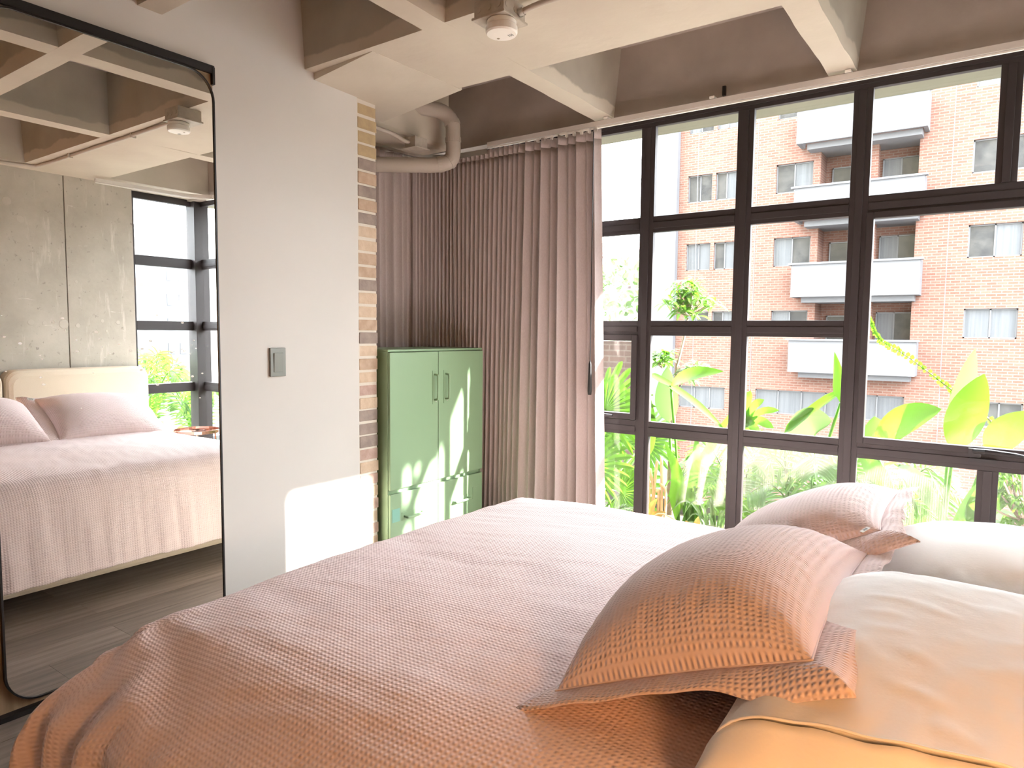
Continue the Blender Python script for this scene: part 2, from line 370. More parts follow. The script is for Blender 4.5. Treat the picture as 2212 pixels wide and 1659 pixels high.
# repaired patch of plaster under the beam over the wall end
MB().add([(-.14,2.09,2.39),(.40,2.06,2.428),(.42,2.62,2.428),(-.14,2.64,2.375),(-.14,2.09,2.44),(.40,2.06,2.44),(.42,2.62,2.44),(-.14,2.64,2.44)],
         [(3,2,1,0),(0,1,5,4),(1,2,6,5),(2,3,7,6),(3,0,4,7)]).build('plaster_patch', M['beam'], ce)
MB().box(-.62, -.2, 2.64, 3.26, 2.36, ZS).build('beam_stub', M['beam'], ce, bevel=.03)

# ------------------------------------------------------------------ windows
FY = 3.50
def member_w(name, x0, x1, z0, z1, par, horiz):
    m = MB().box(x0, x1, FY, FY+.030, z0, z1)
    if horiz: h = (z1-z0); m.box(x0, x1, FY-.006, FY+.002, z0+h*.24, z0+h*.62)
    else: h = (x1-x0); m.box(x0+h*.30, x1-h*.30, FY-.007, FY+.002, z0, z1)
    return m.build(name, M['frame'], par, bevel=.0015)
w1 = empty('window_1', (1.4, FY, .12), kind='structure')
zt1, zt2, zt3 = (1.815,1.90), (1.26,1.34), (.705,.787)
mull = [-.58, -.05, .47, .99, 1.508, 2.03, 2.572, 3.03]
member_w('head_rail', -.62, 3.5, 2.374, 2.46, w1, True)
member_w('sill_rail', -.62, 3.5, .10, .18, w1, True)
for xm in mull:
    if xm == 2.572:
        member_w('mullion', xm-.038, xm+.038, 1.90, 2.374, w1, False); member_w('mullion', xm-.038, xm+.038, .18, .705, w1, False)
    else: member_w('mullion', xm-.04, xm+.04, .18, 2.374, w1, False)
edges = [(-.54,-.09),(-.01,.43),(.51,.95),(1.03,1.468),(1.548,1.99),(2.07,2.99),(3.07,3.44)]
def pane_w(x0, x1, z0, z1, par): return MB().box(x0-.006, x1+.006, FY+.014, FY+.019, z0-.006, z1+.006).build('pane', M['glass'], par)
def sash_w(x0, x1, z0, z1, par, bw=.03):
    for nm_, a in (('sash_stile',(x0,x0+bw,z0,z1)),('sash_stile',(x1-bw,x1,z0,z1)),('sash_rail',(x0+bw,x1-bw,z0,z0+bw)),('sash_rail',(x0+bw,x1-bw,z1-bw,z1))):
        MB().box(a[0],a[1],FY-.012,FY+.028,a[2],a[3]).build(nm_, M['frame'], par, bevel=.003)
    pane_w(x0+bw, x1-bw, z0+bw, z1-bw, par)
for i, (a, b) in enumerate(edges):
    for z in (zt1, zt2, zt3):
        if i == 5 and z == zt2: continue
        member_w('transom', a, b, z[0], z[1], w1, True)
    rows = [(zt1[1], 2.374), (zt2[1], zt1[0]), (zt3[1], zt2[0]), (.18, zt3[0])]
    if i == 5:
        for (c0, c1) in ((2.07, 2.534), (2.61, 2.99)): pane_w(c0, c1, *rows[0], w1); pane_w(c0, c1, *rows[3], w1)
        sash_w(2.066, 2.994, .775, 1.825, w1)
    elif i == 2:
        pane_w(a,b,*rows[0],w1); pane_w(a,b,*rows[1],w1); pane_w(a,b,*rows[3],w1); sash_w(a-.004, b+.004, zt3[1]+.003, zt2[0]+.003, w1, .034)
    else:
        for r in rows: pane_w(a, b, *r, w1)
# lever handles
hb = MB().box(2.50, 2.545, FY-.035, FY-.012, .765, .80); hb.tube([(2.52,FY-.03,.79),(2.56,FY-.055,.795),(2.66,FY-.055,.79),(2.70,FY-.05,.785)], [.011,.012,.010,.007], 8); hb.box(2.505,2.60,FY-.03,FY-.012,.742,.758)
hb.build('handle', M['black'], w1)
hb = MB().box(.71,.74,FY-.03,FY-.012,.795,.82); hb.tube([(.73,FY-.025,.81),(.75,FY-.045,.812),(.83,FY-.045,.81)], [.008,.009,.006], 8); hb.build('handle', M['black'], w1)
# corner window on the headboard side
w2 = empty('window_2', (3.52, 3.2, .12), kind='structure')
FX = 3.50
def member_h(name, y0, y1, z0, z1): return MB().box(FX, FX+.05, y0, y1, z0, z1).build(name, M['frame'], w2, bevel=.002)
member_h('head_rail', 2.86, 3.50, 2.374, 2.46); member_h('sill_rail', 2.86, 3.50, .10, .18)
member_h('stile', 2.86, 2.94, .18, 2.374)
MB().box(3.44, 3.575, 3.44, 3.575, .10, 2.46).build('corner_post', M['frame'], w2, bevel=.003)
for z in (zt1, zt2, zt3): member_h('transom', 2.94, 3.44, z[0], z[1])
for z in ((zt1[1],2.374),(zt2[1],zt1[0]),(zt3[1],zt2[0]),(.18,zt3[0])):
    MB().box(FX+.035, FX+.041, 2.934, 3.446, z[0]-.006, z[1]+.006).build('pane', M['glass'], w2)

# ------------------------------------------------------------------ curtain rail and curtains
rail_path = [(-.30,2.60),(-.42,2.7)]
path = [(-.44,1.6),(-.44,2.95),(-.43,3.15),(-.36,3.31),(-.2,3.37),(0,3.375),(2.85,3.375),(3.02,3.355),(3.12,3.27),(3.16,3.12),(3.17,2.50)]
cr = empty('curtain_rail', (1.3, 3.375, 2.4), 'slim white ceiling curtain track bending round both window corners', 'curtain rail')
def strip_along(path2, hw, z0, z1):
    P2 = catmull([(p[0],p[1],0) for p in path2], 160)[:, :2]; T = np.gradient(P2, axis=0); T /= np.linalg.norm(T, axis=1)[:,None]; Nn = np.stack([-T[:,1], T[:,0]], 1)
    P = np.zeros((len(P2), 4, 3))
    for q, (s_, z_) in enumerate(((-hw,z0),(hw,z0),(hw,z1),(-hw,z1))): P[:,q,:2] = P2 + Nn*s_; P[:,q,2] = z_
    return MB().grid(P, wrap=True)
strip_along(path[5:], .012, 2.386, 2.412).build('track', M['rail'], cr)
strip_along(path[5:], .006, 2.376, 2.383).build('track_lip', M['white_plastic'], cr)
strip_along(path[:6], .014, 2.345, 2.375).build('track', M['steel'], cr)
for xb in (.80, 1.38, 1.985, 2.9): MB().box(xb-.013, xb+.013, 3.362, 3.41, 2.415, 2.428).build('bracket', M['white_plastic'], cr, bevel=.003)
MB().box(1.42,1.435,3.395,3.411,2.43,2.475).build('wall_hook', M['black'], cr)

def curtain(name, label, place, ztop, zbot, s0, s1, nfold, amp, n=700, rows=46):
    """place(s, z) -> (p, n) centre line point and outward normal in plan"""
    zs = np.linspace(ztop, zbot, rows); ss = np.linspace(s0, s1, n); P = np.zeros((rows, n, 3)); 
    for r, z in enumerate(zs):
        for i, s_ in enumerate(ss):
            (px, py), (nx, ny) = place(s_, z)
            d = amp(s_, z) * nfold(s_, z)
            P[r, i] = (px + nx*d, py + ny*d, z)
    ct = empty(name, (float(P[-1,:,0].mean()), float(P[-1,:,1].mean()), zbot), label, 'curtain')
    k = max(2, int(rows*.05))
    body = MB().grid(P[k-1:]).build('cloth', M['curtain'], ct, smooth=True)
    off = P[:k].copy(); off[:, :, 2] += .0
    head = MB().grid(off).build('heading_tape', M['curtain'], ct, smooth=True)
    for o in (body, head):
        sm = o.modifiers.new('thick', 'SOLIDIFY'); sm.thickness = .0015; sm.offset = 0
    return ct, P
# window curtain, tight pleats toward the corner, wide folds and a flare toward the light
def pleat(ph):
    q = ph - math.floor(ph); return 1 - 2*abs(math.sin(math.pi*q))**.75
def wc_phase(s_): return 30*s_ if s_ < .5 else 15 + (s_-.5)*19
def wc_fold(s_, z):
    ph = wc_phase(s_) + .10*nz(s_*4, z*.5, 3)
    w2 = sstep(.42, .6, s_)
    return pleat(ph)*(1-.25*w2) + float(w2)*.45*math.sin(2*math.pi*(ph*.5+.15)) + .12*nz(s_*25, z*.6, 1)
def wc_amp(s_, z):
    t = (2.37-z)/2.37
    return (.013 + .017*float(sstep(.42,.62,s_)))*(.8+.45*t)
def wc_place(s_, z):
    t = (2.37-z)/2.37
    x0 = -.30 + .05*t; x1 = .765 + .075*t
    u = s_ - .13*t*math.sin(math.pi*s_)*(1-s_)
    y = 3.372 - .05*t*math.sin(math.pi*min(1,max(0,(s_-.40)/.5)))
    return ((x0 + (x1-x0)*u, y), (0,-1))
wcurt, _ = curtain('window_curtain', 'mauve pleated curtain gathered beside the window, sunlit along its open edge', wc_place, 2.372, .02, 0, 1, wc_fold, wc_amp, n=1000)
for i in range(9):
    xk = .36 + i*.048
    MB().box(xk-.006, xk+.006, 3.366, 3.384, 2.360, 2.384).build('glider', M['white_plastic'], wcurt)
# pull wand
wd = MB().tube([(.748,3.33,2.35),(.752,3.33,1.10)], .0025, 6).build('curtain_wand', M['black']); tag(wd, 'thin black wand with fat grip hanging at the curtain edge', 'curtain wand')
MB().tube([(.752,3.33,1.12),(.752,3.33,1.10),(.752,3.33,.95),(.752,3.33,.93)], [.003,.008,.012,.010], 10).build('grip', M['black'], wd, smooth=True)
# closet curtain
def bc_fold(s_, z): return pleat(24*s_ + .25*nz(s_*3, z*.35, 9))*.8 + .45*math.sin(2*math.pi*(9.3*s_+.2)) + .1*nz(s_*20, z*.5, 5)
def bc_amp(s_, z): return .028*(.8+.3*(2.3-z)/2.3)
def bc_place(s_, z): return ((-.455, 1.75 + 1.52*s_), (1,0))
curtain('closet_curtain', 'dark shaded mauve curtain hanging behind the green cabinet', bc_place, 2.345, .02, 0, 1, bc_fold, bc_amp, n=420)
# corner fill of the same curtain run behind the cabinet
def cc_fold(s_, z): return pleat(11*s_ + .1*nz(s_*6, z*.5, 4))
def cc_amp(s_, z): return .014
def cc_place(s_, z):
    a = s_*math.pi/2; c_ = (-.26, 3.18); r = .19
    return ((c_[0]-r*math.cos(a), c_[1]+r*math.sin(a)), (math.cos(a), -math.sin(a)))
curtain('corner_curtain', 'narrow mauve curtain fold turning the corner above the cabinet', cc_place, 2.36, .02, 0, 1, cc_fold, cc_amp, n=260)
# ================================================================== THINGS ON THE WALL AND CEILING
def rrect(y0, y1, z0, z1, r, n=10):
    pts = []
    for cy, cz, a0 in ((y1-r, z1-r, 0), (y0+r, z1-r, 90), (y0+r, z0+r, 180), (y1-r, z0+r, 270)):
        for k in range(n+1):
            a = math.radians(a0 + 90*k/n); pts.append((cy + r*math.cos(a), cz + r*math.sin(a)))
    return pts
mr_ = empty('mirror_door', (0.02, 1.18, 0.0), 'tall mirror with rounded corners on a wooden sliding door against the plaster wall', 'mirror')
MB().box(.002, .020, .745, 1.573, .016, 2.29).build('door_panel', M['wood'], mr_)
out_ = rrect(.797, 1.5725, .036, 2.264, .107); inn = rrect(.803, 1.5665, .042, 2.258, .101); n_ = len(out_)
fm = MB(); rings = [(out_, .020), (out_, .036), (inn, .036), (inn, .029)]
fm.grid(np.array([[(x_, p[0], p[1]) for p in ring] for ring, x_ in rings]), wrap=True)
fm.build('frame', M['black'], mr_)
gm = MB().add([(.031, p[0], p[1]) for p in inn], [tuple(range(n_))]); gm.build('mirror_glass', M['mirror'], mr_)
in2 = rrect(.8045, 1.565, .0435, 2.2565, .0995)
MB().grid(np.array([[(.0315, p[0], p[1]) for p in ring] for ring in (inn, in2)]), wrap=True).build('bevelled_edge', M['chrome_edge'], mr_)
MB().box(.0, .034, .745, 1.575, 2.266, 2.296).box(.0,.036,1.566,1.576,2.225,2.29).build('top_rail', M['black'], mr_)
MB().box(.0, .05, .745, 1.575, .002, .018).build('bottom_rail', M['black'], mr_)
sp_ = MB()  # glints of sunlit dust on the mirror, put in as white discs
for i in range(46):
    y = random.uniform(.82, 1.54); z = 1.22 - (y-.8)*.10 + random.gauss(0, .09); r = random.choice((.0016,.0022,.003,.004))
    sp_.add([(.0317, y + r*1.5*math.cos(a), z + r*math.sin(a)) for a in np.linspace(0, 2*math.pi, 9)[:-1]], [tuple(range(8))])
tag(sp_.build('dust_glints', M['white_plastic'], mr_), kind='stuff')

sw = empty('light_switch', (0, 1.858, 1.13), 'grey rectangular light switch on the plaster wall beside the mirror', 'switch')
MB().box(0, .011, 1.822, 1.901, 1.067, 1.192).build('plate', M['grey_plastic'], sw, bevel=.002)
MB().add([(.0105,1.838,1.085),(.0105,1.886,1.085),(.0105,1.886,1.17),(.0105,1.838,1.17),(.0125,1.839,1.086),(.0125,1.885,1.086),(.0165,1.885,1.169),(.0165,1.839,1.169)],
         [(3,2,1,0),(4,5,6,7),(0,1,5,4),(1,2,6,5),(2,3,7,6),(3,0,4,7)]).build('rocker', M['grey_plastic'], sw, bevel=.001)

jb = empty('junction_box', (1.09, 2.0, 2.43), 'square metal junction box under the wide ceiling beam, carrying the smoke alarm', 'junction box')
jb.location = (1.085, 2.035, 2.43)
MB().box(1.015, 1.145, 1.97, 2.10, 2.375, 2.432).build('box', M['box'], jb, bevel=.002)
MB().box(1.008, 1.152, 1.963, 2.107, 2.366, 2.375).build('cover', M['box'], jb, bevel=.002)
for (a, b) in ((1.035,0),(1.08,0),(1.12,0)):
    MB().tube([(a, 1.9705, 2.40),(a,1.9685,2.40)], .011, 14).build('knockout', M['box'], jb)
for b in (1.99, 2.04, 2.08): MB().tube([(1.1445,b,2.40),(1.1465,b,2.40)], .011, 14).build('knockout', M['box'], jb)
sd = empty('smoke_alarm', (1.10, 2.01, 2.366), 'round white smoke alarm under the junction box on the ceiling beam', 'smoke alarm')
MB().lathe([(.048,0),(.052,-.004),(.052,-.016),(.049,-.018),(.049,-.021),(.056,-.023),(.056,-.042),(.052,-.048),(.03,-.050),(.001,-.050)], (1.10,2.02,2.366), 40).build('body', M['white_plastic'], sd, smooth=False)
for i in range(3): MB().box(1.118+i*.007, 1.121+i*.007, 2.03, 2.045, 2.3155, 2.3165).build('vent_slot', M['grey_plastic'], sd)
MB().lathe([(.005,0),(.004,-.003)], (1.075,2.035,2.3165), 12).build('test_button', M['box'], sd)
cd = MB().tube(catmull([(1.145,2.06,2.395),(1.25,2.07,2.41),(1.5,2.09,2.418),(2.4,2.10,2.418),(3.05,2.10,2.418),(3.16,2.04,2.418),(3.18,1.7,2.412),(3.18,.2,2.412)], 60), .0105, 10).build('ceiling_conduit', M['pipe'], smooth=True)
tag(cd, 'thin painted conduit running from the smoke alarm box along the beam', 'conduit')
for x_ in (1.75, 2.6): MB().box(x_-.008, x_+.008, 2.083, 2.113, 2.404, 2.43).build('clip', M['box'], cd)
MB().tube([(1.146,2.06,2.395),(1.166,2.062,2.398)], .015, 12).build('connector', M['steel'], cd)

dp = empty('drain_pipe', (-.2, 3.0, 2.23), 'thick painted drain pipe with elbows high above the green cabinet', 'pipe')
bend = catmull([(-.50,2.72,2.22),(-.40,2.80,2.222),(-.22,2.97,2.228),(-.135,3.06,2.235),(-.085,3.115,2.26),(-.07,3.13,2.31),(-.07,3.13,2.40),(-.075,3.125,2.48),(-.11,3.09,2.535),(-.19,3.01,2.555),(-.40,2.80,2.565)], 70)
MB().tube(bend, .043, 20).build('pipe_run', M['pipe'], dp, smooth=True)
for i in (21, 27, 39, 47): MB().tube([bend[i], bend[i+1], bend[i+2]] , .0465, 20).build('collar', M['pipe'], dp, smooth=False)
jb2 = empty('alcove_junction_box', (-.14, 2.95, 2.3), 'small square metal box on the concrete stub above the drain pipe elbow', 'junction box')
MB().box(-.195, -.115, 2.86, 2.96, 2.30, 2.355).build('box', M['box'], jb2, bevel=.002)
MB().box(-.20, -.105, 2.85, 2.97, 2.292, 2.30).build('cover', M['box'], jb2, bevel=.001)
cf = MB().tube(catmull([(-.16,2.865,2.325),(-.165,2.82,2.325),(-.175,2.74,2.345),(-.18,2.65,2.35),(-.18,2.4,2.35)], 24), .011, 10).build('alcove_conduit', M['pipe'], smooth=True)
tag(cf, 'short curved conduit leading from the box above the drain pipe', 'conduit')

# ================================================================== GREEN CABINET
cb = empty('metal_cabinet', (-.12, 2.87, 0), 'green metal cabinet with two doors and drawers beyond the brick wall end', 'cabinet')
y0, y1, xf, ym = 2.484, 3.262, .045, 2.859
MB().box(-.36, xf, y0, y0+.012, .07, 1.165).build('side_panel', M['green'], cb, bevel=.004)
MB().box(-.36, xf, y1-.012, y1, .07, 1.165).build('side_panel', M['green'], cb, bevel=.004)
MB().box(-.36, xf+.006, y0, y1, 1.163, 1.176).build('top_panel', M['green'], cb, bevel=.003)
MB().box(-.36, -.35, y0+.012, y1-.012, .07, 1.163).build('back_panel', M['green'], cb)
MB().box(-.35, xf-.006, y0+.012, y1-.012, .07, 1.16).build('carcass', M['green'], cb)
for (a, b) in ((y0+.004, ym-.002), (ym+.002, y1-.004)):
    d_ = MB().box(xf, xf+.016, a, b, .446, 1.161).build('door', M['green'], cb, bevel=.003)
    hy = 2.825 if a < 2.6 else 2.918
    MB().box(xf+.016, xf+.018, hy-.017, hy+.017, .872, 1.056).build('handle_plate', M['green'], d_)
    MB().tube(catmull([(xf+.016,hy,.895),(xf+.036,hy,.898),(xf+.042,hy,.91),(xf+.042,hy,1.02),(xf+.036,hy,1.032),(xf+.016,hy,1.035)], 24), .0055, 8).build('handle', M['green'], d_, smooth=True)
    MB().lathe([(.004,0),(.004,.003)], (xf+.016, hy+.012, .885), 10, 'x').build('lock', M['steel'], d_)
    w_ = MB().box(xf, xf+.016, a, b, .075, .424).build('drawer', M['green'], cb, bevel=.003)
    c_ = (2.655 if a < 2.6 else 3.05)
    MB().box(xf+.016, xf+.018, c_-.085, c_+.085, .272, .315).build('handle_plate', M['green'], w_)
    MB().tube(catmull([(xf+.016,c_-.066,.293),(xf+.038,c_-.066,.292),(xf+.043,c_-.058,.292),(xf+.043,c_+.058,.292),(xf+.038,c_+.066,.292),(xf+.016,c_+.066,.293)], 24), .0065, 8).build('handle', M['green'], w_, smooth=True)
    ly = 2.50 if a < 2.6 else 3.165
    MB().box(xf+.016, xf+.0175, ly, ly+.055, .275, .345).build('label_plate', M['teal'] if a < 2.6 else M['green'], w_)
for (a, b) in ((-.34,y0+.02),(-.34,y1-.05),(.0,y0+.02),(.0,y1-.05)): MB().box(a, a+.03, b, b+.03, 0, .07).build('leg', M['black'], cb)

# ================================================================== BED
bd = empty('bed', (2.1, 1.65, 0), 'upholstered cream double bed with a headboard of two rounded panels against the concrete wall', 'bed')
MB().box(.96, 3.19, .68, 2.62, .075, .30).build('base', M['cream'], bd, bevel=.02)
MB().box(1.0, 3.18, .70, 2.60, .30, .44).box(1.06,3.17,1.0,2.25,.44,.53).build('mattress', M['mattress'], bd, bevel=.06)
for (a, b) in ((1.15,.85),(1.15,2.45),(3.05,.85),(3.05,2.45)): MB().lathe([(.025,0),(.03,.08)], (a,b,0), 14).build('leg', M['black'], bd)
for (a, b) in ((.86,1.862),(1.872,2.885)):
    pts = rrect(a, b, .10, .965, .085); n_ = len(pts); loops = []
    for x_, ins in ((3.335,0),(3.245,0),(3.222,.006),(3.208,.02),(3.20,.045)):
        loops.append([(x_, (a+b)/2 + (p[0]-(a+b)/2)*(1-2*ins/(b-a)), .53+(p[1]-.53)*(1-2*ins/.865)) for p in pts])
    h_ = MB().grid(np.array(loops), wrap=True); h_.f.append(tuple(range(4*n_, 5*n_))); h_.build('headboard_panel', M['cream'], bd, smooth=False)

# ------------------------------------------------------------------ duvet
def make_duvet():
    Xe, Yn, Yf = 1.03, .95, 2.27
    side = np.array([(0,0),(.06,.006),(.12,.020),(.18,.044),(.24,.074),(.30,.106),(.34,.130),(.368,.158),(.378,.20),(.382,.26),(.388,.36),(.40,.49)])
    foot = np.array([(0,0),(.04,.006),(.08,.024),(.11,.055),(.13,.095),(.14,.14),(.147,.22),(.16,.34),(.175,.48)])
    def arc(c): return np.concatenate([[0], np.cumsum(np.linalg.norm(np.diff(c, axis=0), axis=1))])
    sa, fa = arc(side), arc(foot)
    def so(d): return np.interp(d, sa, side[:,0]), np.interp(d, sa, side[:,1])
    def fo(d): return np.interp(d, fa, foot[:,0]), np.interp(d, fa, foot[:,1])
    A = np.arange(Xe-.535, 3.06, .0105); B = np.arange(Yn-.70, Yf+.70, .0105)
    P = np.zeros((len(A), len(B), 3)); UV = np.zeros((len(A), len(B), 2))
    for i, a in enumerate(A):
        for j, b in enumerate(B):
            dx = max(0.0, Xe - a); dy = max(0.0, Yn - b, b - Yf); sg = -1 if b < Yn else 1
            x = max(a, Xe); y = min(max(b, Yn), Yf)
            cx = min(1, (x-Xe)/.35)
            z = .590 + .014*(1-(1-cx)**2) + .008*math.sin(math.pi*(y-Yn)/(Yf-Yn))
            z += .007*nz(a*2.1, b*2.6, 1) + .0035*nz(a*6, b*9, 2) + .0026*nz(a*5+b*6, b*22-a*9, 6)
            if dx or dy:
                ox, zx = fo(dx); oy, zy = so(dy)
                nx_, ny_ = ox/.16, oy/.40; q = (nx_**7 + ny_**7)**(1/7) if (nx_ or ny_) else 0
                m_ = max(nx_, ny_); kq = m_/q if q > 1e-6 else 1
                ox *= kq; oy *= kq
                dz = (zx**3 + zy**3)**(1/3)
                k = min(1.0, dz/.25); s_ = b if zx > zy else a
                rip = k*(.014*nz(s_*6, dz*1.6, 3) + .010*nz(s_*15, dz*2.5, 5) + .006*nz(s_*34, dz*3, 8))
                both = min(nx_, ny_)
                if both > .2:
                    th = math.atan2(dy, dx+1e-6); env = min(1,(both-.2)/.5)
                    rip += env*float(sstep(.10,.30,dz))*(.018*math.sin(th*15+dz*5) + .010*math.sin(th*29+2))
                if zx > zy: ox += rip
                else: oy += rip*(1 if oy > .3 else oy/.3)
                if both > .2: oy += rip*.5; ox += rip*.4
                if dy > .15: oy += .020*math.sin((a-Xe)*2*math.pi/.13 + dy*5.0)*math.exp(-((a-Xe-.04)/.20)**2)*float(sstep(.22,.42,dy))
                # radiating creases where the corner is pulled
                cr_ = math.exp(-((a-Xe-.05)**2 + (max(0,dy)-.30)**2)/.05)
                z += .016*float(sstep(.06,.2,dy))*cr_*math.sin((math.atan2(dy-.05, a-Xe+.25))*13)*(.6+.8*nz(a*7,b*7,4))
                x -= ox; y += sg*oy; z -= dz
                z = max(z, .125 + .018*nz(s_*5, 3, 1))
            P[i, j] = (x, y, z); UV[i, j] = (a, b)
    o = MB().grid(P[:, ::-1], UV[:, ::-1]).build('duvet', M['pink'], smooth=True)
    return o
dv = tag(make_duvet(), 'pink puckered duvet spread over the whole bed, hanging down its sides', 'duvet')
sm = dv.modifiers.new('thick', 'SOLIDIFY'); sm.thickness = .012; sm.offset = -1

# ------------------------------------------------------------------ pillows
def frame(c, ex, ey):
    ex = Vector(ex).normalized(); ey = Vector(ey); ey = (ey - ex*ey.dot(ex)).normalized(); ez = ex.cross(ey)
    return Matrix(((ex.x,ey.x,ez.x,c[0]),(ex.y,ey.y,ez.y,c[1]),(ex.z,ey.z,ez.z,c[2]),(0,0,0,1)))
def pillow_mesh(L, W, T, seed, bot=.6, near_open=0.0, nu=110, nv=84, crease=.004):
    u = np.linspace(-1, 1, nu); v = np.linspace(-1, 1, nv); top = np.zeros((nu, nv, 3)); low = np.zeros((nu, nv, 3)); UV = np.zeros((nu, nv, 2))
    for i, a in enumerate(u):
        for j, b in enumerate(v):
            x = b*W/2*(1-.07*(1-a*a)*abs(b)**3); y = a*L/2*(1-.06*(1-b*b)*abs(a)**3)
            pa = (1-abs(a)**2.6)
            if near_open and a < 0: pa = max(pa, near_open)
            h = (max(pa,0)**.55)*((1-abs(b)**2.6)**.55)
            e = max(abs(a), abs(b)); rim = math.exp(-((e-.86)/.16)**2)
            wr = crease*rim*nz(a*9+seed, b*9, 3)*2 + crease*.8*nz(a*3, b*3+seed, 1) + crease*.9*rim*max(0,nz((b if abs(a)>abs(b) else a)*11+seed, e*2, seed))*2
            if e >= .999: wr = 0
            top[i,j] = (x, y, T*(1-bot)*2*.5*h*1.0*2*.5 + wr*min(1,h*3)) if False else (x, y, T*(1-bot)*h + wr*min(1,h*2.5))
            low[i,j] = (x, y, -T*bot*h)
            UV[i,j] = (a*L/2, b*W/2)
    return top, low, UV
def xf(Mx, P): 
    R_ = np.array(Mx)[:3,:3]; t = np.array(Mx)[:3,3]; return P @ R_.T + t
def make_pillow(name, L, W, T, Mx, mt, label, seed, bot=.35, flange=0.0, fl_mat=None, near_flange=None, crease=.004, near_open=0.0):
    top, low, UV = pillow_mesh(L, W, T, seed, bot, near_open, crease=crease)
    m = MB().grid(xf(Mx, top)[:, ::-1], UV[:, ::-1]).grid(xf(Mx, low), UV)
    o = m.build(name, mt, smooth=True); tag(o, label, 'pillow')
    if flange:
        nu, nv = top.shape[:2]
        ring = [(i,0) for i in range(nu)] + [(nu-1,j) for j in range(1,nv)] + [(i,nv-1) for i in range(nu-2,-1,-1)] + [(0,j) for j in range(nv-2,0,-1)]
        rows = 6; P = np.zeros((rows, len(ring), 3)); U2 = np.zeros((rows, len(ring), 2)); s_ = 0
        for k_, (i,j) in enumerate(ring):
            p = top[i,j].copy(); p[2] = 0; a, b = -1+2*i/(nu-1), -1+2*j/(nv-1)
            da = max(0,(abs(a)-.90)/.10)*np.sign(a); db = max(0,(abs(b)-.90)/.10)*np.sign(b)
            dn = np.array([db, da]); dn /= max(1e-6, np.abs(dn).max()); 
            if k_: s_ += np.linalg.norm(p[:2]-prev)
            prev = p[:2].copy()
            fw = near_flange if (near_flange and a < -.99) else flange
            for r_ in range(rows):
                t = r_/(rows-1); wv = (.004*math.sin(s_*46+seed)+.012*nz(s_*9,seed,2))*t
                drop = -.010*t*t - .03*t*t*float(sstep(.1,.9,b))*float(sstep(.8,.97,-a))
                P[r_,k_] = (p[0]+dn[0]*fw*t, p[1]+dn[1]*fw*t, wv+drop); U2[r_,k_] = (p[1]+dn[1]*fw*t, p[0]+dn[0]*fw*t)
        f_ = MB().grid(xf(Mx, P), U2, wrap=True).build('flange', fl_mat or mt, o, smooth=True)
        sm = f_.modifiers.new('thick', 'SOLIDIFY'); sm.thickness = .003; sm.offset = 0
        rad = MB().tube([tuple(q) for q in xf(Mx, np.array([[top[i,j][0]*.995, top[i,j][1]*.995, .002] for (i,j) in ring + ring[:1]]))], .0022, 6, caps=False)
        rad.build('piped_seam', fl_mat or mt, o, smooth=True)
    return o
# near pink pillow leans on the near white one
Mp1 = frame((2.175, 1.36, .702), (.45, .02, .185), (.03, 1, .0))
pk1 = make_pillow('pink_pillow', .66, .46, .225, Mp1, M['pink_pillow'], 'pink puckered pillow with frilled flange leaning on the nearer white pillow', 1.3, bot=.30, flange=.05, near_flange=.055, crease=.002)
Mp2 = frame((2.165, 2.05, .705), (.50, .03, .25), (.03, 1, .0))
pk2 = make_pillow('pink_pillow', .62, .48, .165, Mp2, M['pink_pillow'], 'pink puckered pillow with its open end showing, nearest the window', 4.1, bot=.35, flange=.045, near_flange=.075, crease=.002)
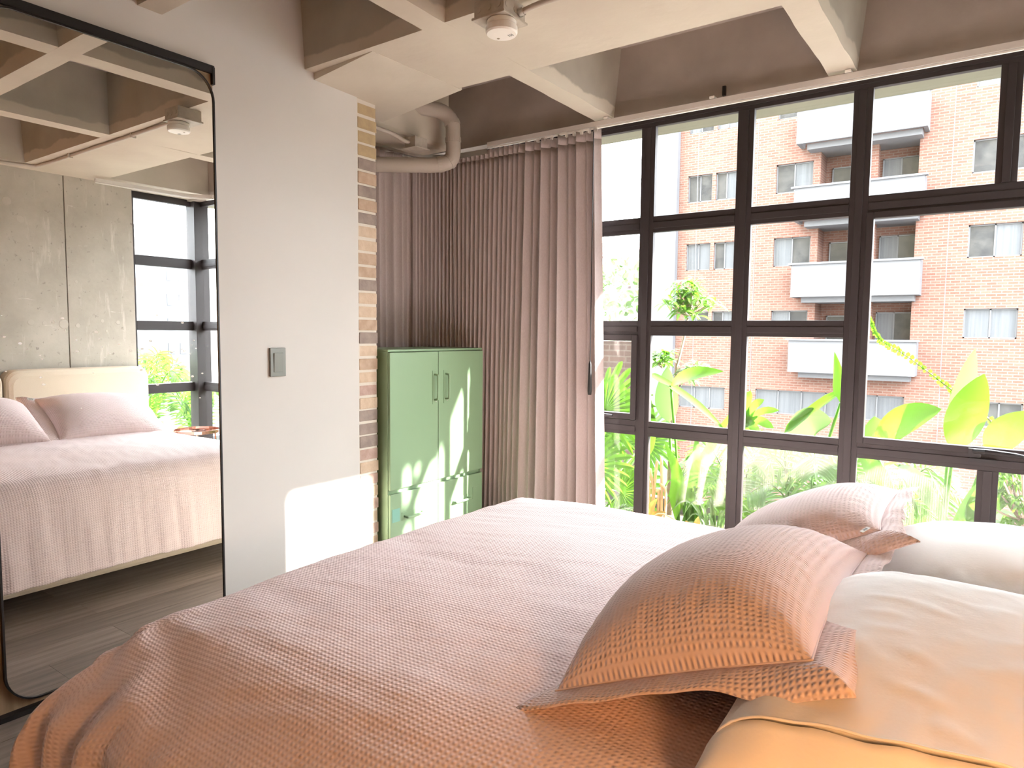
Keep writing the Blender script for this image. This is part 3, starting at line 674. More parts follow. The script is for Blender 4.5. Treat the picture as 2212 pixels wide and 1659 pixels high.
# white pillows behind
Mw2 = frame((2.60, 2.03, .635), (1, .0, .06), (.0, 1, .0))
wp2 = make_pillow('white_pillow', .70, .56, .185, Mw2, M['white_cotton'], 'plain white pillow beside the window, behind the farther pink pillow', 7.7, bot=.15, crease=.004)
def near_white():
    nu, nv = 100, 90; X0, X1, Y0, Y1 = 2.268, 2.90, .952, 1.68
    P = np.zeros((nu, nv, 3)); Q = np.zeros((nu, nv, 3)); UV = np.zeros((nu, nv, 2))
    for i in range(nu):
        a = i/(nu-1); yb = Y0 + (Y1-Y0)*a
        H = .770 + .062*math.sin(min(1, a/.55)*math.pi/2)**1.15 if a < .55 else .625 + .207*max(0, 1-((a-.55)/.45)**2.6)**.6
        pw = 9 - 5.5*min(1, a/.35)
        for j in range(nv):
            t = j/(nv-1); b = -1+2*t; w = max(0, 1-abs(b)**pw)**.55; hz = H + (.075*(min(t,.55)-.45))*(1-min(1,a/.7))
            e = min(1, a/.15)
            wr = .004*nz(yb*5, b*2, 2) + .0025*(1-e*.3)*nz(b*7 + yb*6, yb*16 - b*3, 4) + .0035*max(0,nz(b*4-yb*9, yb*26+b*5, 7)) + .005*math.exp(-((b-.25)/.05)**2)*math.sin(a*9)*(1-a)
            ins = .03*(1-w)*0
            P[i,j] = (X0 + (X1-X0)*t, yb + .012*nz(t*5, 1, 3)*(1-a), .612 + (hz+wr-.612)*w); Q[i,j] = (X0+(X1-X0)*t, yb, .606)
            UV[i,j] = (yb, b)
    o = MB().grid(P[:, ::-1], UV[:, ::-1]).grid(Q, UV).build('white_pillow', M['white_cotton'], smooth=True)
    # lower flap of the open end, coming out below the lip
    F = np.zeros((16, nv, 3))
    for j in range(nv):
        t = j/(nv-1); top = P[0, j, 2]; end = math.exp(-(t/.035)**2)
        for i in range(16):
            q = i/15; F[i,j] = (P[0,j,0] - .02*q*end - .004, Y0 + .003 - .042*math.sin(math.pi*min(1,.03+q*.86)) + .006*nz(t*7, q*2, 5), max(.603, top - .0085 - (top-.603)*q))
    f_ = MB().grid(F).build('cuff', M['white_cotton'], o, smooth=True); sm = f_.modifiers.new('thick', 'SOLIDIFY'); sm.thickness = .003; sm.offset = 0
    MB().grid(np.array([[(P[0,j,0], Y0+.012, P[0,j,2]-.002-z_) for j in range(1, nv-1)] for z_ in (0, .03, .06)])).build('lining', M['white_cotton'], o, smooth=True)
    # rolled lip of the upper layer
    MB().tube([(P[0,j,0], P[0,j,1]-.001, P[0,j,2]-.0015) for j in range(2, nv-1, 2)], .0022, 6).build('hem', M['white_cotton'], o, smooth=True)
    return o
wp1 = tag(near_white(), 'plain white pillow with an open cuff, nearest to the camera', 'pillow')
# woven label on the farther pink pillow
tg = MB().box(-.018, .018, -.010, .010, 0, .001).build('care_label', M['mattress'], pk2)
tg.matrix_world = Mp2 @ Matrix.Translation((.215, -.335, .016)) @ Matrix.Rotation(math.radians(-70), 4, 'Z') @ Matrix.Rotation(math.radians(12), 4, 'X')
fc = bpy.data.curves.new('label_text', 'FONT'); fc.body = 'SSO'; fc.size = .013; fc.align_x = 'CENTER'; fc.align_y = 'CENTER'; fc.extrude = .0002
fo_ = bpy.data.objects.new('label_text_tmp', fc); col.objects.link(fo_)
me_ = fo_.to_mesh().copy() if False else bpy.data.meshes.new_from_object(fo_.evaluated_get(bpy.context.evaluated_depsgraph_get()))
bpy.data.objects.remove(fo_)
me_.materials.clear(); me_.materials.append(M['black'])
lt = bpy.data.objects.new('label_text', me_); col.objects.link(lt); lt.parent = tg; lt.location = (0, 0, .0013)

# ------------------------------------------------------------------ side table by the window
st = empty('side_table', (2.92, 3.12, 0), 'round copper tray table standing between the bed and the corner window', 'side table')
MB().lathe([(.175,0),(.18,.004),(.18,.028),(.176,.028),(.174,.008),(.001,.006)], (2.92,3.12,.41), 40).build('tray', M['copper'], st)
for k in range(3):
    a = math.radians(90+120*k); MB().tube([(2.92+.16*math.cos(a),3.12+.16*math.sin(a),.41),(2.92+.19*math.cos(a),3.12+.19*math.sin(a),0)], .007, 8).build('leg', M['copper'], st)
# ------------------------------------------------------------------ assumed bedside wall lamp, added beyond the frame to warm the shaded bed side
lp = empty('assumed_lamp', (3.36, .22, 1.1), 'assumed warm lamp on the concrete wall near the pillows, added out of view', 'lamp')
MB().lathe([(.05,0),(.05,-.012),(.012,-.018)], (3.36,.22,1.12), 20, 'x').build('wall_plate', M['black'], lp)
MB().tube([(3.35,.22,1.12),(3.2,.22,1.16),(3.06,.22,1.19)], .008, 8).build('arm', M['black'], lp)
MB().grid(np.array([[(3.04+r_*math.cos(a_), .22+r_*math.sin(a_), z_) for a_ in np.linspace(0, 2*math.pi, 25)[:-1]] for r_, z_ in ((.02,1.20),(.05,1.19),(.11,1.10))]), wrap=True).build('shade', M['white_plastic'], lp, smooth=True)
la = bpy.data.lights.new('assumed_lamp_light', 'POINT'); la.energy = ASSUMED_LAMP_W; la.color = (1.0,.46,.16); la.shadow_soft_size = .14  # added warm light for the shaded bed side and pillows, source unseen
lo_ = bpy.data.objects.new('assumed_lamp_light', la); col.objects.link(lo_); lo_.location = (3.04,.22,1.075)
# ================================================================== OUTSIDE
gd = MB().box(-160, 160, 6.5, 160, -7.2, -7).build('ground', M['asphalt']); tag(gd, kind='structure')
gd2 = MB().box(6.5, 160, -160, 6.5, -7.2, -7).build('ground_side', M['asphalt']); tag(gd2, kind='structure')
# slab overhang of the storey above and the planter ledge
so = MB().box(-3, 3.66, 3.62, 3.96, 2.46, 2.8).box(3.66, 3.90, -1.5, 3.96, 2.46, 2.8).build('roof_overhang', M['soffit']); tag(so, kind='structure')
MB().box(-3, 3.88, 3.76, 3.775, 2.452, 2.46).build('drip_groove', M['conc_grey'], so)
bm_ = MB().box(-26, 3.90, -16, 3.92, 3.0, 21).box(-26, -.8, -16, 3.6, -7, 3.0).box(-.8, 4.75, -16, 4.75, -7, -.42).build('building_mass', M['soffit']); tag(bm_, kind='structure')  # unseen rest of this building, added to keep sky light off the opposite facade
pl = empty('planter', (1.4, 4.2, -.3), 'long concrete planter ledge with dark soil outside the windows', 'planter')
MB().box(-3, 4.75, 4.68, 4.75, -.4, .07).build('planter_wall', M['conc_grey'], pl)
MB().box(4.68, 4.75, .5, 4.68, -.4, .07).build('planter_wall', M['conc_grey'], pl)
MB().box(-3, 4.68, 3.62, 4.68, -.4, -.02).box(3.62, 4.68, .5, 3.62, -.4, -.02).build('soil', M['soil'], pl)
# opposite apartment block ------------------------------------------------
FYb = 25.0
ab = empty('apartment_block', (0, FYb, -7), 'red brick apartment block with white balconies across the street', 'building')
holes = []; wins = []
RW = [(-7.27,-6.35,1),(-6.22,-5.45,1),(-4.1,-2.9,1),(1.56,2.89,1),(3.1,4.3,1),(5.6,6.9,1)]
for f_ in range(-2, 3):
    zb = 3.63 + 2.5*f_
    if f_ == -2: continue
    for (a, b, d_) in RW:
        z0_, z1_ = (zb, zb+.98) if f_ >= 0 else (zb+.05, zb+.95)
        if f_ == -1: z0_, z1_ = 1.22, 2.11
        holes.append((a, b, z0_, z1_)); wins.append((a, b, z0_, z1_))
    if f_ >= -1: holes.append((-2.67, .17, zb-.02 if f_ >= 0 else 1.13, zb+1.25 if f_ >= 0 else 2.42))
holes += [(-7.4,-5.65,-1.5,-.68), (-4.55,.1,-1.5,-.66), (2.0,3.15,-1.45,-.68)]
def holed_wall(x0, x1, z0, z1, hs, y, depth):
    m = MB(); xs = sorted({x0,x1,*[h[0] for h in hs],*[h[1] for h in hs]}); zs = sorted({z0,z1,*[h[2] for h in hs],*[h[3] for h in hs]})
    for i in range(len(xs)-1):
        for j in range(len(zs)-1):
            cx, cz = (xs[i]+xs[i+1])/2, (zs[j]+zs[j+1])/2
            if any(h[0]<cx<h[1] and h[2]<cz<h[3] for h in hs): continue
            m.add([(xs[i],y,zs[j]),(xs[i+1],y,zs[j]),(xs[i+1],y,zs[j+1]),(xs[i],y,zs[j+1])],[(0,1,2,3)])
    for (a,b,c,d_) in hs:
        for q in (((a,c),(b,c)),((b,c),(b,d_)),((b,d_),(a,d_)),((a,d_),(a,c))):
            (xa,za),(xb,zb_) = q; m.add([(xa,y,za),(xb,y,zb_),(xb,y+depth,zb_),(xa,y+depth,za)],[(0,1,2,3)])
    return m
holed_wall(-7.6, 7.0, -7, 9.5, holes, FYb, .9).build('brick_wall', M['facade'], ab)
MB().box(-7.6, 7.0, FYb+.9, FYb+6, -7, 9.5).build('rear_mass', M['facade'], ab)
MB().box(-8.75, -7.6, FYb-.25, FYb+6, -7, 9.5).build('grey_pier', M['conc_grey'], ab)
for x_ in (-6.9,-4.75,1.05,3.55): MB().box(x_-.012, x_+.012, FYb-.006, FYb+.01, -7, 9.5).build('expansion_joint', M['conc_white'], ab)
def far_window(a, b, c, d_, y, nlites=2, styles=None):
    t = .04; fr = MB().box(a,b,y,y+.05,c,c+t).box(a,b,y,y+.05,d_-t,d_).box(a,a+t,y,y+.05,c,d_).box(b-t,b,y,y+.05,c,d_)
    for k in range(1,nlites): xm = a+(b-a)*k/nlites; fr.box(xm-t/2,xm+t/2,y,y+.05,c,d_)
    fo = fr.build('window', M['alu'], ab)
    for k in range(nlites):
        xa, xb = a+(b-a)*k/nlites, a+(b-a)*(k+1)/nlites
        mt = M['pane_dark'] if (styles[k] if styles else random.random() < .4) else M['pane_pale']
        MB().box(xa, xb, y+.03, y+.04, c, d_).build('pane', mt, fo)
for (a,b,c,d_) in wins: far_window(a,b,c,d_,FYb+.08)
far_window(-7.4,-5.65,-1.5,-.68,FYb+.06,3,[0,0,0]); far_window(-4.55,.1,-1.5,-.66,FYb+.06,6,[0]*6); far_window(2.0,3.15,-1.45,-.68,FYb+.06,2,[1,1])
for f_ in range(-1, 3):
    zb = 3.63 + 2.5*f_
    if f_ == -1: zb = 1.13
    # recessed balcony front
    MB().box(-1.17, -.95, FYb-.02, FYb+.3, zb, zb+1.25).build('pillar', M['facade'], ab)
    MB().box(-3.0, .27, FYb-.55, FYb+.9, zb-1.28, zb-1.10).build('balcony_slab', M['conc_white'], ab)
    MB().box(-3.3, .42, FYb-.75, FYb-.62, zb-1.10, zb-.02).box(-3.3,-3.18,FYb-.62,FYb,zb-1.10,zb-.02).box(.30,.42,FYb-.62,FYb,zb-1.10,zb-.02).build('parapet', M['conc_white'], ab)
    MB().box(-3.4, .50, FYb-.80, FYb-.58, zb-.04, zb+.02).build('coping', M['conc_grey'], ab)
    far_window(-2.46,-1.2,zb-.3,zb+.82,FYb+.8,2,[1,0]); far_window(-.93,.15,zb-.3,zb+.92,FYb+.8,2,[0,1])
# weathered brick wall next door, behind the fan palm
nb = MB().box(-7, -1.05, 8.0, 8.3, -7, 1.17).build('neighbour_wall', M['old_brick']); tag(nb, kind='structure')
# hillside with houses
def hill_z(x, y):
    r = math.hypot(x, y); a_ = math.atan2(y, x)
    return -8 + 52*float(sstep(120, 330, r))*(.72 + .28*math.sin(a_*3.0 + .6)) + 3*nz(x*.03, y*.03, 1)
hm = MB(); P = np.zeros((26, 150, 3))
for i in range(26):
    for j in range(150):
        r_, a_ = 118 + 212*i/25, 2*math.pi*j/150; x, y = r_*math.cos(a_), r_*math.sin(a_); P[i,j] = (x, y, hill_z(x, y))
hl = hm.grid(P[:, ::-1], wrap=True).build('hillside', M['hill'], smooth=True); tag(hl, kind='structure')
hs_ = MB()
for k in range(420):
    x = random.uniform(-150,-55); y = random.uniform(132, 322); z = hill_z(x, y); w_ = random.uniform(2,4); hs_.box(x-w_,x+w_,y,y+5,z-4,z+random.uniform(2,5))
tag(hs_.build('hillside_houses', M['house']), 'tiny pale houses packed on the far hillside', 'houses', kind='stuff')
# pale towers seen through the corner window
for k, (x, y0_, y1_, z1_, c) in enumerate(((46, 22.0, 25.5, 4.2, 'conc_white'), (70, 38, 42.5, 9.5, 'conc_grey'), (64, 31.5, 34.5, 6.0, 'facade'))):
    tb = empty('distant_tower', (x, (y0_+y1_)/2, -7), ('low white block seen beyond the corner window', 'tall grey tower seen beyond the corner window', 'reddish block seen beyond the corner window')[k], 'building', 'distant blocks beyond the corner window')
    MB().box(x, x+8, y0_, y1_, -7, z1_).build('wall', M[c], tb)
    for zz in np.arange(-4, z1_-1, 2.6):
        for yy in np.arange(y0_+.5, y1_-.8, 1.3): MB().box(x-.05, x+.05, yy, yy+.8, zz, zz+1.2).build('window', M['pane_pale'], tb)

# ------------------------------------------------------------------ plants
def leaf(mb, pts, w, hint=(0,-1,.3), shape='oval', fold=.15, n=9, wave=0.0):
    C = catmull(pts, n); T = np.gradient(C, axis=0); T /= np.linalg.norm(T, axis=1)[:,None]; h = np.array(hint, float)
    P = np.zeros((n, 3, 3))
    for i in range(n):
        t = i/(n-1)
        if shape == 'oval': k = math.sin(math.pi*t**.85)**.75 if 0 < t < 1 else 0
        elif shape == 'lance': k = (t/.25 if t < .25 else (1-(t-.25)/.75)**.75)
        elif shape == 'strap': k = min(1, t/.1)*min(1, (1-t)/.25)**.6
        else: k = math.sin(math.pi*t)
        s_ = np.cross(T[i], h); s_ /= max(1e-6, np.linalg.norm(s_)); nn = np.cross(s_, T[i]); kk = max(k, .02)*w/2
        wv = wave*math.sin(i*2.1)
        P[i,0] = C[i]+s_*kk+nn*(fold*kk+wv*kk); P[i,1] = C[i]; P[i,2] = C[i]-s_*kk+nn*(fold*kk-wv*kk)
    return mb.grid(P)
def fan(mb, c, axis, nrm, R_, nseg=22, span=290, wf=.9, droop=.12):
    c = np.array(c,float); ax = np.array(axis,float); ax /= np.linalg.norm(ax); nn = np.array(nrm,float); nn -= ax*nn.dot(ax); nn /= np.linalg.norm(nn); sd_ = np.cross(nn, ax)
    for k in range(nseg):
        a = math.radians(-span/2 + span*(k+.5)/nseg); d = ax*math.cos(a)+sd_*math.sin(a); L_ = R_*random.uniform(.85,1.05)*(1-.15*abs(a)/math.pi)
        w_ = 2*L_*math.tan(math.radians(span/nseg/2))*.62*wf
        p1 = c+d*L_*.5+nn*.02; p2 = c+d*L_*.85-np.array([0,0,droop*L_*.5]); p3 = c+d*L_-np.array([0,0,droop*L_])
        leaf(mb, [c, p1, p2, p3], w_, nn, 'lance2' if False else 'oval', .35, 6)
    return mb
def frond(mb, pts, w, n=24, hint=(0,-1,.4), droop=.25, lw=.018):
    C = catmull(pts, n); T = np.gradient(C, axis=0); T /= np.linalg.norm(T, axis=1)[:,None]; h = np.array(hint,float)
    mb.tube(C, [.006*(1-i/n)+.0015 for i in range(n)], 5)
    for i in range(3, n):
        t = i/n; L_ = w*(.35+.65*math.sin(math.pi*min(1,t*.92+.08)))
        s_ = np.cross(T[i], h); s_ /= np.linalg.norm(s_)
        for sg in (-1,1):
            d = s_*sg*.85+T[i]*.55; d /= np.linalg.norm(d); e = C[i]+d*L_-np.array([0,0,droop*L_])
            leaf(mb, [C[i], C[i]+d*L_*.5-np.array([0,0,droop*.15*L_]), e], lw, h, 'oval', .3, 5)
    return mb
SOIL = -.02
def plant(name, base, label, group=None): return empty(name, base, label, 'plant', group)
def stalk(p, pts, r, mt='leaf', name='stem'): return MB().tube(catmull(pts, 12), r, 7).build(name, M[mt], p, smooth=True)
# fan palm by the curtain
p = plant('fan_palm', (.42,4.0,SOIL), 'fan palm with spiky round leaves just outside the curtain edge')
for c, ax, nr, R_, s_, mt in (((.50,4.0,.77),(.12,.15,1),(.1,-1,.25),.37,300,'leaf_yellow'), ((.44,3.95,.40),(.55,0,.5),(.2,-1,.4),.33,300,'leaf'), ((.55,4.15,.20),(.6,.1,.3),(.1,-.9,.5),.34,280,'leaf'), ((.30,4.2,.60),(-.3,.2,1),(.1,-1,.2),.36,300,'leaf_deep'), ((.62,4.35,.52),(.5,.3,.8),(0,-1,.4),.30,300,'leaf_deep')):
    fan(MB(), c, ax, nr, R_, 24, s_).build('fan_leaf', M[mt], p, smooth=False)
    stalk(p, [(.42,4.02,SOIL),((c[0]+.42)/2,4.03,c[2]*.5),c], .007)
p = plant('garden_fern', (.62,3.78,SOIL), 'small feathery fern low in the planter beside the curtain')
for k in range(9):
    a = k*2.4; d = np.array([math.cos(a), .35*math.sin(a), 0]); frond(MB(), [(.62,3.78,SOIL),np.array((.62,3.78,.14))+d*.08,np.array((.62,3.78,.20))+d*.2,np.array((.62,3.78,.13))+d*.28], .055, 16, (0,-.3,1), .2, .012).build('fern_frond', M['leaf_pale'], p)
# small tree
p = plant('frangipani_tree', (.71,4.62,SOIL), 'small pale-trunked tree with whorled leaves in front of the brick block')
stalk(p, [(.71,4.62,SOIL),(.71,4.62,.6),(.722,4.61,.82),(.735,4.6,1.01),(.78,4.6,1.21),(.81,4.6,1.38)], [.035,.03,.028,.016,.012,.01,.01,.01,.009,.009,.008,.008], 'bark', 'trunk')
def whorl_crown(par, cs, rad, nw, L_, w_, mts):
    m1, m2 = MB(), MB()
    for k in range(nw):
        c = np.array(cs) + np.array([random.gauss(0,1)*rad[0], random.gauss(0,1)*rad[1], random.gauss(0,1)*rad[2]])*.5
        m2.tube([np.array(cs)+np.array([0,0,-rad[2]*.9]), (c+np.array(cs)+np.array([0,0,-rad[2]]))/2, c], [.006,.005,.004], 5)
        for j in range(8):
            a = j*2.399+k; el = random.uniform(-.35,.7); d = np.array([math.cos(a)*math.cos(el), math.sin(a)*math.cos(el), math.sin(el)]); l = L_*random.uniform(.7,1.1)
            leaf(m1, [c, c+d*l*.5+np.array([0,0,.01]), c+d*l-np.array([0,0,.02])], w_, (-d[0]*.5,-d[1]*.5-.3,1), 'oval', .2, 6)
    tag(m1.build('foliage', M[mts], par), kind='stuff'); m2.build('branches', M['bark'], par)
whorl_crown(p, (.82,4.6,1.50), (.17,.15,.11), 24, .12, .032, 'leaf')
whorl_crown(p, (.62,4.62,1.10), (.08,.1,.08), 8, .12, .032, 'leaf')
whorl_crown(p, (.86,4.62,1.00), (.10,.1,.07), 8, .11, .030, 'leaf_pale')
# banana with a red-edged leaf
p = plant('banana_plant', (.98,4.12,SOIL), 'banana plant whose long leaf has a reddish edge, left of the middle mullions')
leaf(MB(), [(.905,4.1,.945),(1.0,4.06,1.0),(1.12,4.04,1.035),(1.25,4.06,1.05)], .10, (0,-.8,.6), 'oval', .25, 12).build('leaf_blade', M['leaf_yellow'], p, smooth=True)
leaf(MB(), [(.74,4.12,1.01),(.86,4.1,.96),(1.05,4.1,.85),(1.26,4.1,.69)], .055, (0,-.5,1), 'strap', .5, 12).build('leaf_blade', M['leaf'], p, smooth=True)
leaf(MB(), [(.86,4.2,.70),(.84,4.2,.86),(.83,4.22,1.06)], .16, (0,-1,.1), 'oval', .15, 12).build('leaf_blade', M['leaf_pale'], p, smooth=True)
leaf(MB(), [(.80,4.05,.50),(.79,4.03,.72),(.76,4.04,.95)], .10, (.2,-1,.1), 'oval', .2, 12).build('leaf_blade', M['leaf'], p, smooth=True)
leaf(MB(), [(1.05,4.15,.3),(1.18,4.12,.6),(1.33,4.1,.86)], .08, (0,-1,.3), 'lance', .3, 12).build('leaf_blade', M['leaf'], p, smooth=True)
leaf(MB(), [(1.0,4.0,.12),(1.03,3.95,.4),(.95,3.92,.62)], .11, (0,-1,.2), 'lance', .25, 12).build('leaf_blade', M['leaf'], p, smooth=True)
leaf(MB(), [(1.06,4.05,.12),(1.12,4.0,.45),(1.12,4.0,.68)], .10, (0,-1,.2), 'lance', .25, 12).build('leaf_blade', M['leaf_deep'], p, smooth=True)
for q in ((.905,4.1,.945),(.86,4.2,.70),(1.05,4.15,.3)): stalk(p, [(.98,4.12,SOIL),((.98+q[0])/2,4.14,q[2]*.5),q], .009)
# lobed philodendron leaf
p = plant('philodendron', (1.36,4.1,SOIL), 'philodendron with a deeply lobed leaf in the third window column')
m_ = MB()
for (e, w_) in (((1.36,4.08,.90),.05),((1.415,4.05,.945),.05),((1.50,4.03,.90),.045),((1.585,4.03,.845),.04),((1.56,4.03,.74),.05),((1.48,4.04,.68),.05),((1.40,4.06,.66),.05)):
    c = (1.385,4.08,.745); mid = tuple((a+b)/2+o_ for a,b,o_ in zip(c,e,(0,-.02,.035))); leaf(m_, [c, mid, e], w_, (0,-1,.3), 'strap', .2, 8)
m_.build('lobed_leaf', M['leaf'], p, smooth=True); stalk(p, [(1.36,4.12,SOIL),(1.33,4.12,.4),(1.385,4.08,.745)], .007)
# strap-leaved plant
p = plant('bird_of_paradise', (1.66,4.1,SOIL), 'plant with one long strap leaf folded at the thick mullion')
leaf(MB(), [(1.60,4.1,.71),(1.70,4.1,.81),(1.80,4.1,.90),(1.90,4.1,.975)], .055, (0,-1,.8), 'strap', .3, 12).build('leaf_blade', M['leaf_yellow'], p, smooth=True)
leaf(MB(), [(1.89,4.09,.90),(1.875,4.08,1.05),(1.85,4.08,1.18)], .075, (.3,-1,0), 'lance', .3, 10).build('leaf_blade', M['leaf_yellow'], p, smooth=True)
leaf(MB(), [(1.64,4.12,.66),(1.73,4.1,.78),(1.85,4.1,.80)], .17, (0,-1,.2), 'oval', .15, 12).build('leaf_blade', M['leaf_pale'], p, smooth=True)
for q in ((1.60,4.1,.71),(1.64,4.12,.66),(1.89,4.09,.90)): stalk(p, [(1.66,4.1,SOIL),((1.66+q[0])/2,4.1,q[2]*.5),q], .009)
# big yellow-edged leaves to the right
p = plant('calathea', (2.38,4.12,SOIL), 'large-leaved plant with sunlit yellow-green oval leaves in the big sash pane')
for pts, w_, h, mt in (([(2.06,4.12,.66),(2.16,4.08,.80),(2.26,4.06,.87),(2.36,4.06,.905)], .15, (0,-1,.35), 'leaf_yellow'),
                       ([(2.42,4.1,.70),(2.47,4.06,.90),(2.53,4.05,1.09)], .17, (.1,-1,.2), 'leaf_yellow'),
                       ([(2.40,4.14,.78),(2.45,4.12,1.0),(2.485,4.12,1.21)], .10, (-.3,-1,.1), 'leaf_pale'),
                       ([(2.56,4.1,.70),(2.64,4.08,.82),(2.78,4.08,.92)], .15, (0,-1,.3), 'leaf_yellow'),
                       ([(2.06,4.3,.58),(2.05,4.3,.70),(2.03,4.3,.82)], .17, (0,-1,.2), 'leaf_deep'),
                       ([(2.20,3.95,.62),(2.30,3.85,.55),(2.44,3.82,.36)], .085, (.2,-1,.3), 'leaf_pale'),
                       ([(2.50,4.0,.35),(2.58,3.98,.50),(2.64,4.0,.66)], .13, (0,-1,.3), 'leaf'),
                       ([(2.16,4.0,.40),(2.10,3.98,.55),(2.0,4.0,.66)], .10, (0,-1,.3), 'leaf'),
                       ([(2.44,4.05,.20),(2.50,4.0,.38),(2.52,4.0,.55)], .12, (.3,-1,.3), 'leaf_deep')):
    leaf(MB(), pts, w_, h, 'oval', .2, 14).build('leaf_blade', M[mt], p, smooth=True)
    stalk(p, [(2.38,4.12,SOIL),((2.38+pts[0][0])/2,4.12,pts[0][2]*.5),pts[0]], .008)
# arching vine
p = plant('arching_vine', (2.75,4.25,SOIL), 'thin arching branch strung with tiny round leaves')
vine = catmull([(2.75,4.25,SOIL),(2.72,4.25,.5),(2.60,4.22,.80),(2.464,4.2,.933),(2.359,4.2,1.023),(2.185,4.2,1.162),(2.06,4.2,1.245),(2.0,4.2,1.36)], 60)
MB().tube(vine, [.007*(1-i/70) for i in range(60)], 6).build('stem', M['bark'], p, smooth=True)
m_ = MB()
for i in range(16, 60):
    for sg in (-1,1):
        d = np.array([random.uniform(-.6,.6)-.3, -.3*sg, sg*.8+.3]); d /= np.linalg.norm(d); l = random.uniform(.018,.03); leaf(m_, [vine[i], vine[i]+d*l*.5, vine[i]+d*l], l*.8, (0,-1,.2), 'oval', .1, 5)
tag(m_.build('leaflets', M['leaf_yellow'], p), kind='stuff')
# dry stalks and yellow leaves
p = plant('dried_canna', (.88,3.88,SOIL), 'clump of dry tan stalks with a withered orange leaf at its foot')
for k in range(7):
    x = .84+.022*k; stalk(p, [(x,3.88,SOIL),(x+random.uniform(-.02,.02),3.88,.3),(x+random.uniform(-.03,.03),3.87,random.uniform(.3,.6))], .009, 'dry', 'dry_stalk')
m_ = MB()
for e in ((.84,3.78,.30),(.90,3.76,.36),(.98,3.76,.30),(1.03,3.78,.22),(.80,3.78,.20)): leaf(m_, [(.89,3.80,.14),tuple((a+b)/2 for a,b in zip((.89,3.78,.16),e)),e], .05, (0,-1,.4), 'oval', .1, 6)
m_.build('withered_leaf', M['leaf_dry'], p)
m_ = MB()
for e in ((1.16,3.75,.20),(1.24,3.74,.24),(1.33,3.76,.17),(1.28,3.76,.10)): leaf(m_, [(1.22,3.78,.10),tuple((a+b)/2 for a,b in zip((1.22,3.76,.12),e)),e], .045, (0,-1,.4), 'oval', .1, 6)
m_.build('withered_leaf', M['leaf_dry'], p)
stalk(p, [(.89,3.80,.14),(1.02,3.74,.22),(1.15,3.76,.16),(1.22,3.78,.10)], .004, 'dry', 'dry_stalk')
# areca palms
def areca(base, label, n, h, spread, seed, face=(0,-1,.4)):
    random.seed(seed); p = plant('areca_palm', base, label); b = np.array(base, float)
    for k in range(n):
        a = 2*math.pi*k/n + random.uniform(-.3,.3); d = np.array([math.cos(a), math.sin(a)*.8, 0]); hh = h*random.uniform(.75,1.1); s_ = spread*random.uniform(.7,1.1)
        pts = [b, b+d*s_*.25+np.array([0,0,hh*.6]), b+d*s_*.65+np.array([0,0,hh*.95]), b+d*s_+np.array([0,0,hh*.85])]
        frond(MB(), pts, .20, 22, np.array(face)+d*.4+np.array([0,0,.5]), .3, .022).build('palm_frond', M[random.choice(('leaf','leaf','leaf_yellow','leaf_deep'))], p)
areca((1.74,4.15,SOIL), 'areca palm with arching feathery fronds below the middle panes', 9, .62, .42, 3)
areca((1.28,4.3,SOIL), 'areca palm with drooping fronds behind the dry stalks', 8, .58, .36, 5)
areca((2.10,4.35,SOIL), 'low areca palm between the banana and the big sash', 8, .55, .38, 8)
areca((4.15,3.30,SOIL), 'tall areca palm outside the corner window, seen in the mirror', 10, 1.05, .5, 11, (-1,0,.4))
areca((4.05,3.75,SOIL), 'bushy areca palm at the planter corner, seen in the mirror', 9, .75, .45, 13, (-1,0,.4))
random.seed(21)
p = plant('corner_banana', (4.0,3.02,SOIL), 'upright banana leaf outside the corner window, beside the concrete wall')
leaf(MB(), [(3.98,3.02,.45),(3.97,3.06,.8),(3.96,3.10,1.10)], .13, (-1,.1,.1), 'oval', .2, 12).build('leaf_blade', M['leaf_yellow'], p, smooth=True)
leaf(MB(), [(4.0,3.2,.35),(4.0,3.3,.55),(3.98,3.38,.68)], .14, (-1,.1,.1), 'oval', .2, 12).build('leaf_blade', M['leaf'], p, smooth=True)
stalk(p, [(4.0,3.02,SOIL),(3.98,3.02,.45)], .012); stalk(p, [(4.0,3.02,SOIL),(4.0,3.1,.2),(4.0,3.2,.35)], .01)
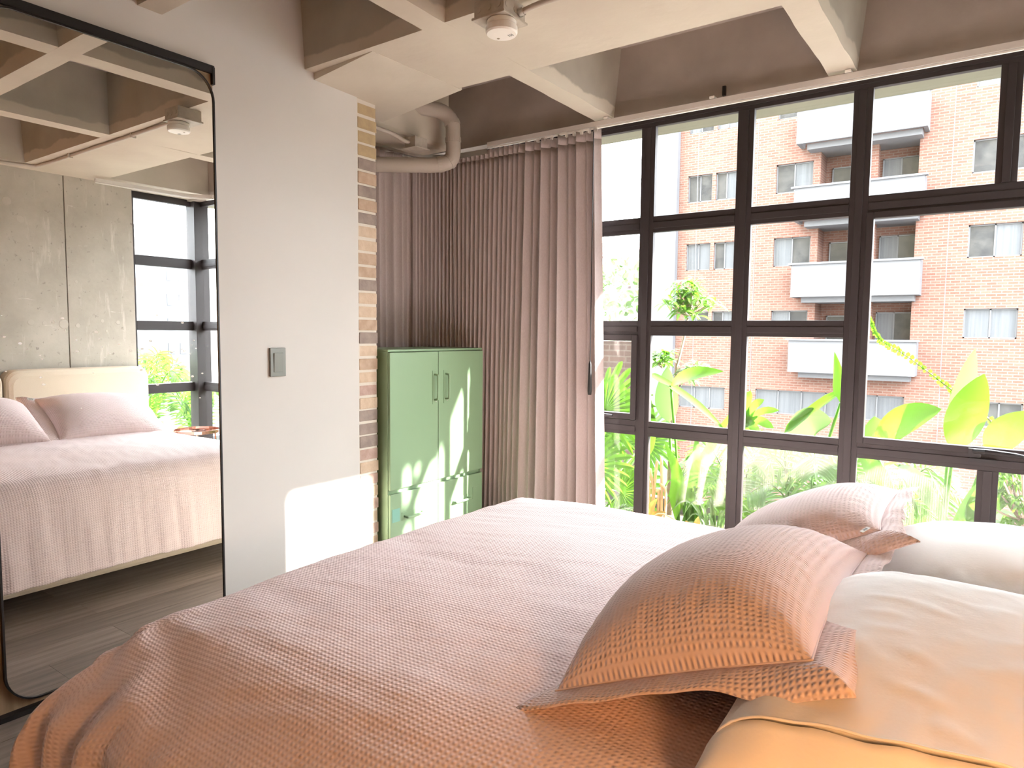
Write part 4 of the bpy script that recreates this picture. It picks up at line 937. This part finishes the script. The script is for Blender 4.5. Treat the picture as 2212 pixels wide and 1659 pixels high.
# grassy clumps along the front of the planter
def clump(base, label, n, h, w_, mt, seed):
    random.seed(seed); p = plant('spider_plant', base, label); b = np.array(base, float)
    for k in range(n):
        a = random.uniform(0,2*math.pi); s_ = random.uniform(.08,.24); d = np.array([math.cos(a), math.sin(a)*.5, 0]); hh = h*random.uniform(.6,1.1)
        leaf(MB(), [b+d*.02, b+d*s_*.4+np.array([0,0,hh*.75]), b+d*s_*.8+np.array([0,0,hh*.95]), b+d*s_*1.2+np.array([0,0,hh*.7])], w_, np.array([0,-.6,.6])-d*.3, 'lance', .3, 9).build('blade', M[mt], p)
clump((1.32,3.80,SOIL), 'grassy spider plant tuft beside the fallen orange leaf', 22, .34, .022, 'leaf_pale', 31)
clump((1.62,3.82,SOIL), 'grassy spider plant tuft under the middle panes', 22, .36, .022, 'leaf', 32)
clump((1.86,3.80,SOIL), 'grassy spider plant tuft behind the pink pillows', 20, .40, .024, 'leaf_pale', 33)
clump((1.10,4.02,SOIL), 'dark grassy tuft behind the dry stalks', 16, .40, .03, 'leaf_deep', 34)
clump((2.28,3.84,SOIL), 'grassy tuft behind the farther white pillow', 16, .42, .024, 'leaf', 35)
# shrub by the last mullion
random.seed(41)
p = plant('leafy_shrub', (2.78,3.95,SOIL), 'twiggy shrub with small yellow-green leaves below the window handle')
stalk(p, [(2.74,3.95,SOIL),(2.73,3.95,.3),(2.70,3.94,.55)], .012, 'bark', 'trunk')
whorl_crown(p, (2.72,3.93,.56), (.16,.12,.16), 34, .045, .02, 'leaf_yellow')
whorl_crown(p, (2.82,3.98,.42), (.16,.12,.16), 24, .045, .02, 'leaf')
# street trees
for k, (x, y, zt, r, lab) in enumerate(((-20.0, 48, 6.6, 5.5, 'hazy green tree left of the brick block'), (-14, 30, -1.5, 3.0, 'rounded street tree in front of the hillside'), (5.5, 20, -2.2, 2.6, 'street tree low in front of the brick block'))):
    t_ = empty('street_tree', (x, y, -7), lab, 'tree', 'street trees outside')
    MB().tube([(x,y,-7),(x,y,zt-r)], [.3,.2], 8).build('trunk', M['bark'], t_)
    m_ = MB()
    for q in range(900):
        v_ = np.array([random.gauss(0,1) for _ in range(3)]); v_ /= np.linalg.norm(v_); c = np.array([x,y,zt-r*.6]) + v_*r*random.uniform(.6,1)*np.array([1,1,.75]); d = np.array([random.gauss(0,1) for _ in range(3)]); d /= np.linalg.norm(d)
        leaf(m_, [c, c+d*.3, c+d*.6], .35, (random.gauss(0,1),-1,.5), 'oval', .1, 4)
    tag(m_.build('crown', M['tree_far'], t_), kind='stuff')
